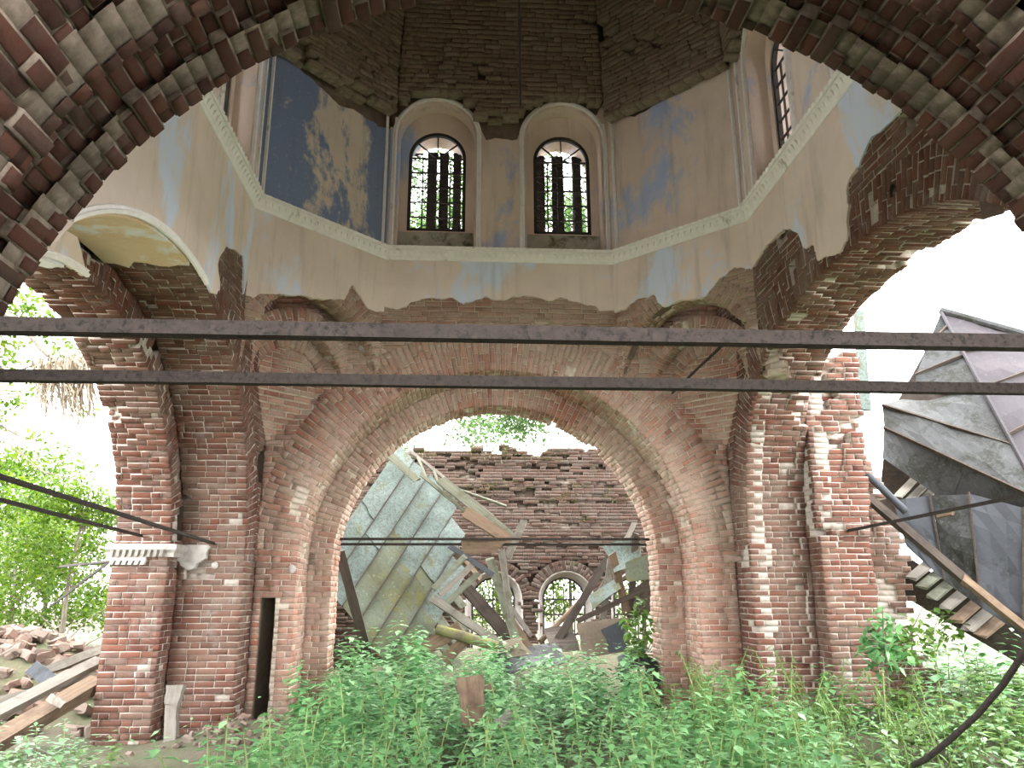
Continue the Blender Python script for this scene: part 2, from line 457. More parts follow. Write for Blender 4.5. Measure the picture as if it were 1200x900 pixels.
def structure(name, me, mat, label, cat):
    o = link(name, me, None, mat); tag(o, label, cat, kind='structure'); return o

# ---------------------------------------------------------------- far wall with the stepped arch into the apse
P3 = lambda u, z: V3((u, YF, z))
notch = arch_notch(RA+0.22, RA+0.22, ZS, -0.6)
out = [(-AX-1.4, -0.6), (-3.40, -.6), (-3.40, 1.66), (-3.15, 1.66), (-3.15, -.6)]+notch+[(AX+1.4, -0.6), (AX+1.4, 6.3), (-AX-1.4, 6.3)]
me = prism('wall_far', out, [], (0, YF, 0), (1, 0, 0), (0, 0, 1), (0, -1, 0), -0.22, -T1-T2+0.2)
wall_far = structure('wall_far', me, 'core', 'red brick wall with great stepped round arch opening towards the roofless apse', 'wall')
mf = Masonry(wall_far, 'brick_far', 'mortar', seed=11)
EXT = 0.70
def far_mask(P):
    u, z = P.x, P.z
    if z > ZS:
        pass
    n = nz((u, 0, z), 2.3, 3)
    if n > 0.52: return -0.07
    return 0.012*nz((u, 1, z), 1.1)
def far_spans(z):
    x = RA if z < ZS else (math.sqrt(max(0, (RA+EXT-.03)**2-(z-ZS)**2)))
    if z < 1.62: return [(0, AX-3.36), (AX-3.10, AX-x), (AX+x, 2*AX)]
    return [(0, AX-x), (AX+x, 2*AX)] if x > 0 else [(0, 2*AX)]
mf.wall((-AX, YF, -0.4), (1, 0, 0), (0, 0, 1), (0, -1, 0), 2*AX, 6.7, far_mask, spans=far_spans)
pj = arc_pts(RA, RA, ZS, jamb0=-0.4)
pa = arc_pts(RA, RA, ZS)
def edge_mask(P):
    n = nz(P, 3.1, 9)
    return -0.09 if n > 0.46 else 0.015*n
arch_ring(mf, pa, P3, (0, -1, 0), EXT, lambda P: 0.006 if nz(P, 2.9, 4) < 0.55 else -0.06, hdr=0.35)
arch_soffit(mf, pj, P3, (0, 1, 0), T1, edge_mask)
P3b = lambda u, z: V3((u, YF+T1, z))
pj2 = arc_pts(RB, RB, ZS, jamb0=-0.4)
arch_ring(mf, pj2, P3b, (0, -1, 0), RA-RB+0.20, lambda P: -.10 if (P.z > ZS and nz(P, 2.2, 1) > 0.5) else 0.01*nz(P, 3), hdr=0.4)
arch_soffit(mf, pj2, P3b, (0, 1, 0), T2, edge_mask)
nb = arch_notch(RB+.2, RB+.2, ZS, -.6)
prism('inner_ring_core', [(-AX-1.4, -.6)]+nb+[(AX+1.4, -.6), (AX+1.4, 6.3), (-AX-1.4, 6.3)], [], (0, YF, 0), (1, 0, 0), (0, 0, 1), (0, -1, 0), -T1-.2, -T1-T2+.03, wall_far, 'core')
# deep vertical slot beside the jamb
slot = MB()
for (x0, x1, y0, y1) in ((-3.40, -3.37, YF+.05, YF+1.0), (-3.12, -3.09, YF+.05, YF+1.0), (-3.40, -3.09, YF+.95, YF+1.0)):
    slot.hexa([V3((x0, y0, -.4)), V3((x1, y0, -.4)), V3((x1, y1, -.4)), V3((x0, y1, -.4)), V3((x0, y0, 1.66)), V3((x1, y0, 1.66)), V3((x1, y1, 1.66)), V3((x0, y1, 1.66))])
slot.build('slot_lining', 'mortar_soot_shade', wall_far)  # darker mortar colour used here to paint in the slot's shade

# ---------------------------------------------------------------- side walls
HS1, RI1 = 10.99-CY, 2.98
HS2, RI2 = 10.64-CY, 2.64
def side_wall(sx, name, label, ex, zs, ri1, ri2, seed, matn, soff_mask, face_mask, inner_mask, far_only=True):
    X0 = sx*AX
    P = lambda u, z: V3((X0, CY+u, z))
    N = V3((-sx, 0, 0))
    notch = arch_notch(HS1+.22, ri1+.22, zs, -.6, ex)
    half = (YF-YN)/2
    out = [(-half-.2, -.6)]+notch+[(half+1.6, -.6), (half+1.6, 6.75), (-half-.2, 6.75)]
    me = prism(name, out, [], (X0, CY, 0), (0, 1, 0), (0, 0, 1), N, -.22, -T1-T2+.2 if sx < 0 else -T1+.06)
    root = structure(name, me, 'core', label, 'wall')
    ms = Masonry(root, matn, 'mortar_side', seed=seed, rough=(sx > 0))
    def fm(Q):
        u, z = Q.y-CY, Q.z
        return face_mask(Q)
    def sp(z):
        if z < zs: u = HS1
        else:
            q = 1-((z-zs)/(ri1+.49))**ex; u = (HS1+.49)*q**(1/ex) if q > 0 else 0
        c = CY-YN
        return [(0, c-u), (c+u, YF-YN)] if u > 0 else [(0, YF-YN)]
    ms.wall((X0, YN, -.4), (0, 1, 0), (0, 0, 1), N, YF-YN, 7.2, fm, spans=sp)
    p1 = arc_pts(HS1, ri1, zs, ex, jamb0=-.4)
    pr = arc_pts(HS1, ri1, zs, ex)
    arch_ring(ms, pr, P, N, .52, lambda Q: face_mask(Q) if Q.y > 4.2 else None, hdr=.35)
    W = V3((sx, 0, 0))
    arch_soffit(ms, p1, P, W, T1, lambda Q: None if Q.y < 3.9 else soff_mask(Q))
    Pb = lambda u, z: V3((X0+sx*T1, CY+u, z))
    p2 = arc_pts(HS2, ri2, zs, ex, jamb0=-.4)
    arch_ring(ms, p2, Pb, N, .42, lambda Q: None if Q.y < 3.9 else inner_mask(Q), hdr=.3)
    arch_soffit(ms, p2, Pb, W, T2, lambda Q: None if Q.y < 3.9 else inner_mask(Q))
    nb = arch_notch(HS2+.2, ri2+.2, zs, -.6, ex)
    if sx < 0: prism('inner_ring_core', [(-half-.2, -.6)]+nb+[(half+1.4, -.6), (half+1.4, 6.4), (-half-.2, 6.4)], [], (X0, CY, 0), (0, 1, 0), (0, 0, 1), N, -T1-.2, -T1-T2+.06, root, 'core')
    # outer face of the wall, seen only at its broken edge
    Pc = lambda u, z: V3((X0+sx*(T1+T2), CY+u, z))
    TO, hso, rio = (T1+T2, HS2, ri2) if sx < 0 else (T1, HS1, ri1)
    def spo(z):
        q = 1-((z-zs)/(rio+.08))**ex if z > zs else 1
        u = (hso+.08)*q**(1/ex) if q > 0 else 0; c = CY-YN
        return [(0, c-u), (c+u, YF+1.5-YN)] if u > 0 else [(0, YF+1.5-YN)]
    ms.wall((X0+sx*TO, YN, -.4), (0, 1, 0), (0, 0, 1), (sx, 0, 0), YF+1.5-YN, 6.4, lambda Q: .04*nz(Q, 1.4)-.03, spans=spo)
    return root, ms
def l_soff(Q):
    n = nz(Q, 2.4, 5)
    d = -.09 if n > .5 else .02*n
    if Q.x < -4.15 and 2.2 < Q.z: d += -.10*max(0, nz(Q, 1.7, 2)+.35)      # broken back edge
    return d
def l_inner(Q):
    n = nz(Q, 2.0, 8)
    if Q.z > 2.3 and n > .33: return -.12
    if Q.z > 2.3 and Q.x < -4.8: return .06*nz(Q, 2.6, 4)-.03
    return .02*n
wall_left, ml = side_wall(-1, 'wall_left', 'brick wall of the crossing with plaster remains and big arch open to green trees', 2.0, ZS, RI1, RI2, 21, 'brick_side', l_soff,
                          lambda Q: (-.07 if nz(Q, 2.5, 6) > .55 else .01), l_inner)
def r_soff(Q):
    n = nz(Q, 2.2, 15)
    d = -.10 if n > .42 else .03*n
    if 3.62 < Q.x < 4.22 and Q.z < 3.9 and Q.z > .2: d -= .05 if Q.z < 3.75 else .02
    return d
def r_inner(Q):
    if Q.z > 2.55 or Q.y < CY: return None      # the inner ring has fallen, only its jamb stands
    n = nz(Q, 1.8, 28)
    if Q.z > 2.4 and n > .18: return -.13-.1*n
    if Q.z > 2.4: return .12*nz(Q, 2.6, 4)
    return .02*n if n < .45 else -.08
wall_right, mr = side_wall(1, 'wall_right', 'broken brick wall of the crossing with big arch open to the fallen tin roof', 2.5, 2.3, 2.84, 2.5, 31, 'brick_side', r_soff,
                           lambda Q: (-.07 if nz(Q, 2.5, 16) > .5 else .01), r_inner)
def stub_mask(Q):
    n = nz(Q, 2.4, 33)
    if Q.z > 5.3-.30*(Q.x-4.3)+.2*nz((Q.x, 0, 0), 3, 2): return None
    return -.10-.05*n if n > .22 else .05*nz(Q, 3.1, 4)
mr.wall((AX+T1-.02, 10.65, 2.5), (1, 0, 0), (0, 0, 1), (0, -1, 0), T2, 2.8, stub_mask, spans=lambda z: [(0, T2+.10+.10*nz((0, 0, z), 5, 3)+.04*(z-3.5))], md=.4)
mr.wall((AX+T1, 10.65, 2.5), (0, 1, 0), (0, 0, 1), (-1, 0, 0), .5, 2.7, lambda Q: .04*nz(Q, 3, 8))
# ragged brick stub continuing behind the right pier
P0 = V3((5.05, 11.0, -.4))
mr.wall(P0, (1, 0, 0), (0, 0, 1), (0, -1, 0), 1.35, 3.9, lambda Q: None if Q.x > 5.75+.55*nz((0, 0, Q.z), 1.3, 3)-.10*max(0, Q.z-1.5) else .10*nz(Q, 2.5)-.04)

# ---------------------------------------------------------------- near wall: the arch overhead
notch = arch_notch(RA+.3, RA+.3, ZS, -.6)
out = [(-6.2, -.6)]+notch+[(6.2, -.6), (6.2, 9.4), (-6.2, 9.4)]
me = prism('wall_near', out, [], (0, YN, 0), (1, 0, 0), (0, 0, 1), (0, 1, 0), -.06, -1.5)
wall_near = structure('wall_near', me, 'core', 'dark broken brick arch overhead framing the whole view', 'wall')
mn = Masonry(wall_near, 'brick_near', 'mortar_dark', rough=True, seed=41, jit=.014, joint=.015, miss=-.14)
Pn = lambda u, z: V3((u, YN-T1, z))
pn = arc_pts(RA, RA, ZS, jamb0=0.0, stepl=.086)
def near_mask(Q):
    t = YN-Q.y                                         # 0 at the far rim
    side = 1 if Q.x > 0 else -1
    n = nz(Q, 2.6, 2); d = .03*n
    if t < .16: return d-.005 if n < .55 else -.09
    band = nz((Q.x*.5, Q.y*6.0, Q.z*.5), 1.3, 7)
    d -= .045+.05*max(0, band)
    if n > .36: d = -.15
    return d
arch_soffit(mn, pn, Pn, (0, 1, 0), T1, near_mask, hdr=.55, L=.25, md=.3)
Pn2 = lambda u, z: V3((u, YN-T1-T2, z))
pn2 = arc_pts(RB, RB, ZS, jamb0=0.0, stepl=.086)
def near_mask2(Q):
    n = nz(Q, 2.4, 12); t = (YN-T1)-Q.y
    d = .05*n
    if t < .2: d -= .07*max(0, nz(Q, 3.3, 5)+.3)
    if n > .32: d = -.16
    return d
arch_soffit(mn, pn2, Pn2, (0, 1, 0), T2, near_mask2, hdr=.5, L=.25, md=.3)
# edge of the lower ring facing into the crossing
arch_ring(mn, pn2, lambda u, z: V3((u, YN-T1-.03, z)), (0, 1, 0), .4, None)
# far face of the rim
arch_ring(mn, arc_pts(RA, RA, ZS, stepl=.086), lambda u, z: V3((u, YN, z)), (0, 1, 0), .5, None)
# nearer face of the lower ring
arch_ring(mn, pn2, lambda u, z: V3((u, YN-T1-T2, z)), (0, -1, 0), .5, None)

# unseen nave walls and vault, added to keep the near arch and rods dark
for sx, nm in ((-1, 'wall_nave_blocker_left'), (1, 'wall_nave_blocker_right')):
    me = prism(nm, [(-7.5, -.6), (2.2, -.6), (2.2, 5.2), (-7.5, 5.2)], [], (sx*4.6, 0, 0), (0, 1, 0), (0, 0, 1), (-sx, 0, 0), 0, -.9)
    structure(nm, me, 'white_stucco', 'unseen nave side wall added behind the viewer to shade the near arch, on the %s' % ('left' if sx < 0 else 'right'), 'wall')
mb = MB()
for t in np.linspace(0, math.pi, 19):
    for rr in (4.6, 5.3):
        for yy in (-7.5, 2.2): mb.v.append((rr*math.cos(t), yy, 4.9+rr*.75*math.sin(t)))
for k in range(18):
    a = k*4; b = a+4; mb.f += [(a, a+1, b+1, b), (a+2, b+2, b+3, a+3), (a, b, b+2, a+2), (a+1, a+3, b+3, b+1)]
structure('ceiling_nave_blocker', mb.mesh('ceiling_nave_blocker'), 'white_stucco', 'unseen nave barrel vault added above the viewer to shade the near arch', 'ceiling')

# ---------------------------------------------------------------- drum
OCT = [V3((BX, YF, 0)), V3((-BX, YF, 0)), V3((-AX, YF-CH, 0)), V3((-AX, YN+CH, 0)), V3((-BX, YN, 0)), V3((BX, YN, 0)), V3((AX, YN+CH, 0)), V3((AX, YF-CH, 0))]
OC = V3((0, CY, 0))
# side i runs OCT[i] -> OCT[i+1]; U along it, N inwards
SIDES = []
for i in range(8):
    A, B = OCT[i], OCT[(i+1) % 8]
    U = (B-A).normalized(); N = V3((-U.y, U.x, 0))
    if N.dot(OC-A) < 0: N = -N
    SIDES.append((A, B, U, N, (B-A).length))
NICHE_W, NICHE_Z0, NICHE_ZT = 1.26, ZC+.14, 9.62
WIN_W, WIN_Z0, WIN_ZT = 0.96, 7.40, 9.24
def arch_loop(uc, w, z0, zt, k=20):
    r = w/2; return [(uc-r, z0), (uc+r, z0)]+[(uc+r*math.cos(t), zt-r+r*math.sin(t)) for t in np.linspace(0, math.pi, k+1)]
WIN_U = {0: (.5*2*BX-1.05, .5*2*BX+1.05), 4: (BX-1.05, BX+1.05)}
L2 = SIDES[2][4]
# windows of the long sides sit at Y 8.85 and 6.45
WIN_U[2] = ((YF-CH)-8.85, (YF-CH)-6.45)
WIN_U[6] = (8.85-(YF-CH)+L2-0.0, 6.45-(YF-CH)+L2) if SIDES[6][2].y > 0 else ((YF-CH)-8.85, (YF-CH)-6.45)
drum_core = None
wall_drum = None
def drum_part(name, out, holes, i, f, b, mat, parent):
    A, B, U, N, L = SIDES[i]
    return prism(name, out, holes, A, U, (0, 0, 1), N, f, b, parent, mat)
for i in range(8):
    A, B, U, N, L = SIDES[i]
    e = .35
    if i % 2 == 0:
        # the core stops below at the top of the arch wall and above at the vault
        o1 = [(-e*.0, 6.2), (L, 6.2), (L, ZTOP+.5), (0, ZTOP+.5)]
        nh = [arch_loop(u, NICHE_W, NICHE_Z0, NICHE_ZT) for u in WIN_U[i]]
        whole = [(-e, 6.2), (L+e, 6.2), (L+e, ZTOP+.5), (-e, ZTOP+.5)]
        wh = [arch_loop(u, WIN_W, WIN_Z0, WIN_ZT) for u in WIN_U[i]]
        me_a = prism('drum_side', o1, nh, A, U, (0, 0, 1), N, -.02, -.27)
        if wall_drum is None:
            wall_drum = structure('wall_drum', me_a, 'core', 'plastered octagonal drum wall high above the crossing with arched windows', 'wall')
        else:
            link('drum_side', me_a, wall_drum, 'core')
        drum_part('niche_back', whole, wh, i, -.25, -.75, 'plaster_drum', wall_drum)
    else:
        hw = L/2
        nt_ = [(hw+p[0], p[1]) for p in arch_notch(hw-.02, 1.42, 4.46, 4.46)]
        o1 = nt_[1:-1]+[(L, ZTOP+.5), (0, ZTOP+.5)]
        drum_part('drum_side', o1, [], i, -.03, -.18, 'core', wall_drum)
        o2 = [(-.2, 6.2), (L+.2, 6.2), (L+.2, ZTOP+.5), (-.2, ZTOP+.5)]
        drum_part('drum_side', o2, [], i, -.15, -.75, 'core', wall_drum)
md_ = Masonry(wall_drum, 'brick_far', 'mortar', seed=51, keep=300)
# brick strip where the plaster has fallen, at the foot of the diagonal sides, and squinches
for i in (1, 7):
    A, B, U, N, L = SIDES[i]; hw = L/2; Mid = (A+B)/2
    Pd = lambda u, z: Mid+U*u+V3((0, 0, z))
    zq = 4.46
    def dm(Q):
        u = (Q-Mid).dot(U)
        if inside_arch(u, Q.z, hw+.0, 1.42+.30, zq): return None
        return .006
    md_.wall(A+V3((0, 0, 4.5)), U, (0, 0, 1), N, L, 2.0, dm)
    arch_ring(md_, arc_pts(hw-.02, 1.42, zq), Pd, N, .33, lambda Q: None if abs((Q-Mid).dot(U)) > hw-.12 else .012, hdr=.4)
    prev = None
    for j, (o, wd, sh) in enumerate(((0.0, .36, .0), (.36, .26, .14), (.62, .26, .10), (.88, .2, .08))):
        h2 = hw-.02-o*.86-sh*.4; rs = 1.42*(h2/hw)
        Pj = lambda u, z, o=o: Mid-N*o+U*u+V3((0, 0, z))
        arch_soffit(md_, arc_pts(h2, rs, zq), Pj, -N, wd, lambda Q: (-.06 if nz(Q, 3, 3) > .42 else .03*nz(Q, 2)), hdr=.5)
        if j: arch_ring(md_, arc_pts(h2, rs, zq), Pj, N, .30, lambda Q: .02*nz(Q, 3), hdr=.6)
    # wall at the back of the squinch
    md_.wall(Mid-N*.66-U*.48+V3((0, 0, 4.48)), U, (0, 0, 1), N, .96, .95, lambda Q: .02*nz(Q, 3))
    for k in range(8):                                   # apron dying into the corner
        z = 4.48-.08*(k+1); o_ = .66+.055*(k+1); hw_ = max(.06, 1.162-o_)
        md_.course(Mid-N*o_-U*hw_+V3((0, 0, z)), U, (0, 0, 1), N, 2*hw_, .08, k, lambda Q: .015*nz(Q, 3))

# ---------------------------------------------------------------- vault (ceiling)
def vs(z): return .93*math.sqrt(max(0.0, 1-((z-9.2)/5.9)**2))
zz = [9.72+5.2*t for t in np.linspace(0, 1, 15)]
mb = MB()
for k, z in enumerate(zz):
    s_ = vs(z)*1.10+.02
    for P in OCT: mb.v.append((P.x*s_, CY+(P.y-CY)*s_, z+.05))
for k in range(len(zz)-1):
    for i in range(8):
        a = k*8+i; b = k*8+(i+1) % 8; mb.f.append((a, b, b+8, a+8))
mb.f.append(tuple((len(zz)-1)*8+i for i in range(8)))
# shelf joining vault and drum
mb.v += [(P.x*1.3, CY+(P.y-CY)*1.3, 9.86) for P in OCT]; kk = len(mb.v)-8
for i in range(8): mb.f.append((kk+i, kk+(i+1) % 8, (i+1) % 8, i))
ceiling = structure('ceiling', mb.mesh('ceiling'), 'core', 'sooty brick octagonal vault above the drum windows', 'ceiling')
mc = Masonry(ceiling, 'brick_dome', 'mortar_soot_shade', seed=61, jit=.012, rough=True)
def dome_mask(Q):
    n = nz(Q, 1.9, 31)
    if n > .40 and mc.r.random() < .5: return -.14
    return .02*nz(Q, 3)
for i in (0, 1, 7, 2, 6):
    z = 8.35; k = 0
    while z < 13.6:
        if z < 9.2: sA = 1.0; nxt = z+.082; sB = 1.0
        else:
            dz = .082/math.hypot(1, (vs(z)-vs(z+.05))/.05*3.6); sA = vs(z); nxt = z+dz; sB = vs(nxt)
        if z < 9.2: sA = sB = 1.012
        f = lambda P, s_, zz_: V3((P.x*s_, CY+(P.y-CY)*s_, zz_))
        A0, B0, A1, B1 = f(OCT[i], sA, z), f(OCT[(i+1) % 8], sA, z), f(OCT[i], sB, nxt), f(OCT[(i+1) % 8], sB, nxt)
        U = (B0-A0).normalized(); Vv = ((A1+B1)-(A0+B0))/2; N = U.cross(Vv); N = N if N.dot(OC+V3((0, 0, z))-A0) > 0 else -N
        wins = WIN_U.get(i)
        def m_(Q, i=i, z=z):
            if i % 2 == 0 and z < NICHE_ZT:
                u = (Q-SIDES[i][0]).dot(SIDES[i][2])
                for uc in WIN_U[i]:
                    if abs(u-uc) < NICHE_W/2+.15 and (Q.z < NICHE_ZT-.6 or (u-uc)**2+(Q.z-NICHE_ZT+.63)**2 < .60): return None
            return dome_mask(Q)
        mc.course(A0, U, Vv, N, (B0-A0).length, Vv.length, k, m_, hdr=.3, md=.2)
        z = nxt; k += 1
# ---------------------------------------------------------------- plaster
def uv_side(i, px, py):
    A, B, U, N, L = SIDES[i]; P = on_plane(px, py, A, N); return ((P-A).dot(U), P.z)
def plaster(name, pts, holes, A, U, N, mat, parent, f=.034, b=-.03):
    return prism(name, pts, holes, A, U, (0, 0, 1), N, f, b, parent, mat)
# below the cornice, far side
bot = [(438, 362), (450, 360), (468, 363), (480, 356), (500, 350), (528, 349), (543, 357), (556, 353), (570, 348), (590, 353), (613, 347), (640, 353), (657, 349), (677, 355), (697, 359), (702, 365), (735, 364), (741, 362)]
A, B, U, N, L = SIDES[0]
pb = sorted([uv_side(0, *p) for p in bot])
pb = [(max(0, min(L, u)), z) for u, z in pb]
plaster('plaster', [(L, ZC), (0, ZC)]+ragged([(0, pb[0][1])]+pb+[(L, pb[-1][1])], .03, 3, 1), [], A, U, N, 'plaster', wall_drum)
# diagonal sides below the cornice
for i, ptl, sd_ in ((1, [(448, 366), (430, 362), (412, 334), (402, 352), (380, 352), (350, 346), (318, 345), (295, 350), (284, 346)], 2),
                    (7, [(733, 364), (752, 350), (768, 346), (778, 360), (800, 352), (828, 348), (842, 330), (862, 314), (880, 316)], 3)):
    A, B, U, N, L = SIDES[i]
    q = sorted([uv_side(i, *p) for p in ptl]); q = [(max(0, min(L, u)), z) for u, z in q]
    q = [(0, q[0][1])]+q+[(L, q[-1][1])]
    plaster('plaster', [(L, ZC), (0, ZC)]+ragged(q, .03, 3, sd_), [], A, U, N, 'plaster', wall_drum)
# long sides: plaster spandrels over the side arches
def uv_x(sx, px, py): P = atX(px, py, sx*AX); return (P.y, P.z)
topy = (YF-CH, YN+.1)
el = [(CY+3.36*math.cos(t), ZS+2.99*math.sin(t)) for t in np.linspace(.72, 2.25, 40)]
lp = [(topy[0], ZC)]+ragged([(topy[0], 5.95)]+[uv_x(-1, *p) for p in ((283, 345), (282, 300), (262, 288), (252, 310), (254, 340), (246, 344))], .03, 2, 5)
e2 = [p for p in el if p[0] < lp[-1][0]-.02]
plaster('plaster', lp+e2+[(e2[-1][0]-.3, e2[-1][1]-.4), (YN+.1, 3.6), (YN+.1, ZC)], [], (-AX, 0, 0), (0, 1, 0), (1, 0, 0), 'plaster', wall_left)
rp_ = [uv_x(1, *p) for p in ((880, 320), (893, 300), (905, 285), (922, 268), (935, 272), (944, 290), (957, 288), (962, 306), (985, 297), (996, 282), (998, 240), (997, 215), (1010, 195), (1025, 160), (1057, 132), (1075, 120))]
plaster('plaster', [(topy[0], ZC)]+ragged([(topy[0], rp_[0][1])]+rp_, .04, 2, 6)+[(rp_[-1][0]-.15, ZC)], [], (AX, 0, 0), (0, 1, 0), (-1, 0, 0), 'plaster', wall_right)
# above the cornice
for i, tops, mat, sd_ in ((0, [(452, 150), (478, 152), (490, 132), (505, 126), (522, 119), (540, 126), (552, 140), (557, 165), (580, 163), (600, 166), (625, 165), (632, 142), (648, 131), (668, 128), (690, 140), (700, 134), (708, 121), (716, 137)], 'plaster_drum', 11),
                         (1, [(450, 150), (440, 147), (420, 134), (395, 124), (365, 94), (330, 66), (318, 58)], 'plaster_blue', 12),
                         (7, [(721, 137), (745, 138), (775, 120), (800, 100), (825, 60), (841, 22), (850, 10)], 'plaster_drum', 13)):
    A, B, U, N, L = SIDES[i]
    q = sorted([uv_side(i, *p) for p in tops]); q = [(max(0.0, min(L, u)), min(z, 9.9)) for u, z in q]
    q = [(0, q[0][1])]+q+[(L, q[-1][1])]
    hl = []
    if i == 0:
        # arch niches cut down to the cornice
        q = ragged(q, .025, 2, sd_)
        q = [(u, max(z, max([NICHE_ZT-.63+math.sqrt(max(0, .73**2-(u-c)**2)) if abs(u-c) < .73 else 0 for c in WIN_U[0]]))) for u, z in q]
        hl = [arch_loop(c, NICHE_W, NICHE_Z0, NICHE_ZT) for c in WIN_U[0]]
        plaster('plaster', [(L, ZC), (0, ZC)]+q, hl, A, U, N, mat, wall_drum)
    else:
        plaster('plaster', [(L, ZC), (0, ZC)]+ragged(q, .035, 3, sd_), [], A, U, N, mat, wall_drum)
for i in (2, 6):
    A, B, U, N, L = SIDES[i]
    plaster('plaster', [(0, ZC), (L, ZC), (L, 9.9), (0, 9.9)], [arch_loop(c, NICHE_W, NICHE_Z0, NICHE_ZT) for c in WIN_U[i]], A, U, N, 'plaster_drum', wall_drum)
# niche linings and white mouldings round the niches
trims = []
for i in (0, 2, 6):
    A, B, U, N, L = SIDES[i]
    for c in WIN_U[i]:
        lp_ = arch_loop(c, NICHE_W, NICHE_Z0, NICHE_ZT, 28)
        mbn = MB(); r = NICHE_W/2
        path = [(c+r, NICHE_Z0)]+[(c+r*math.cos(t), NICHE_ZT-r+r*math.sin(t)) for t in np.linspace(0, math.pi, 29)]+[(c-r, NICHE_Z0)]
        def fr(p):
            rad = V3((p[0]-c, max(0, p[1]-(NICHE_ZT-r)), 0)); rad = rad.normalized()
            return (A+U*p[0]+V3((0, 0, p[1])), U*rad.x+V3((0, 0, 1))*rad.y, N)
        mbn.sweep([fr(p) for p in path], [(-.012, .03), (.03, .03), (.03, -.26), (-.012, -.26)], None)
        mbn.build('niche_reveal', 'plaster_drum', wall_drum)
        t = MB(); t.sweep([fr(p) for p in path], [(.03, .02), (.03, .075), (.055, .085), (.075, .06), (.095, .06), (.115, .02)], None)
        trims.append((t, 'slim moulded frame round a drum niche'))
n_tr = 0
trim_root = []
# ---------------------------------------------------------------- cornice
mb = MB(); pts = []
for i in range(8):
    P = OCT[i]; n1 = SIDES[i-1][3]; n2 = SIDES[i][3]; m = (n1+n2)/(1+n1.dot(n2))
    pts.append((P+V3((0, 0, ZC)), m, V3((0, 0, 1))))
pts.append(pts[0])
mb.sweep(pts, [(.02, -.10), (.05, -.10), (.065, -.06), (.075, -.05), (.10, .015), (.10, .03), (.13, .055), (.15, .055), (.155, .10), (.02, .115)], None, cap=False)
cornice = mb.build('trim_1', 'white_stucco'); tag(cornice, 'white moulded stucco cornice running round the base of the drum', 'cornice', kind='structure')
orn = MB()
for i in (0, 1, 2, 6, 7):
    A, B, U, N, L = SIDES[i]; k = int(L/.105)
    for j in range(k):
        c = A+U*((j+.5)*L/k)+V3((0, 0, ZC)); w_ = L/k*.5
        # leaf: rounded tooth hanging on the sloping face
        b0 = c+N*.07+V3((0, 0, -.05)); t0 = c+N*.105+V3((0, 0, .02))
        orn.hexa([b0-U*.008, b0+U*.008, b0+U*.008-N*.03, b0-U*.008-N*.03, t0-U*w_*.66+N*.034, t0+U*w_*.66+N*.034, t0+U*w_*.66-N*.03, t0-U*w_*.66-N*.03])
        b1 = c+N*.15+V3((0, 0, .065)); orn.hexa([b1-U*w_*.6, b1+U*w_*.6, b1+U*w_*.6-N*.04, b1-U*w_*.6-N*.04, b1-U*w_*.6+N*.018+V3((0, 0, .03)), b1+U*w_*.6+N*.018+V3((0, 0, .03)), b1+U*w_*.6-N*.04+V3((0, 0, .03)), b1-U*w_*.6-N*.04+V3((0, 0, .03))])
oo = orn.build('leaf_ornament', 'white_stucco', cornice); oo['kind'] = 'stuff'
for t, lab in trims: t.build('niche_moulding', 'white_stucco', wall_drum)
# upright plaster strips on the drum corners
for i in (0, 1, 7, 2):
    P = OCT[i]; mbs = MB()
    for sd2 in (0, 1):
        A, B, U, N, L = SIDES[i] if sd2 else SIDES[i-1]
        q = P+(U*.10 if sd2 else -U*.10)+N*.045
        mbs.bar(q+V3((0, 0, ZC+.1)), q+V3((0, 0, 9.3)), .05, .04)
    mbs.build('corner_strip', 'white_stucco', wall_drum)

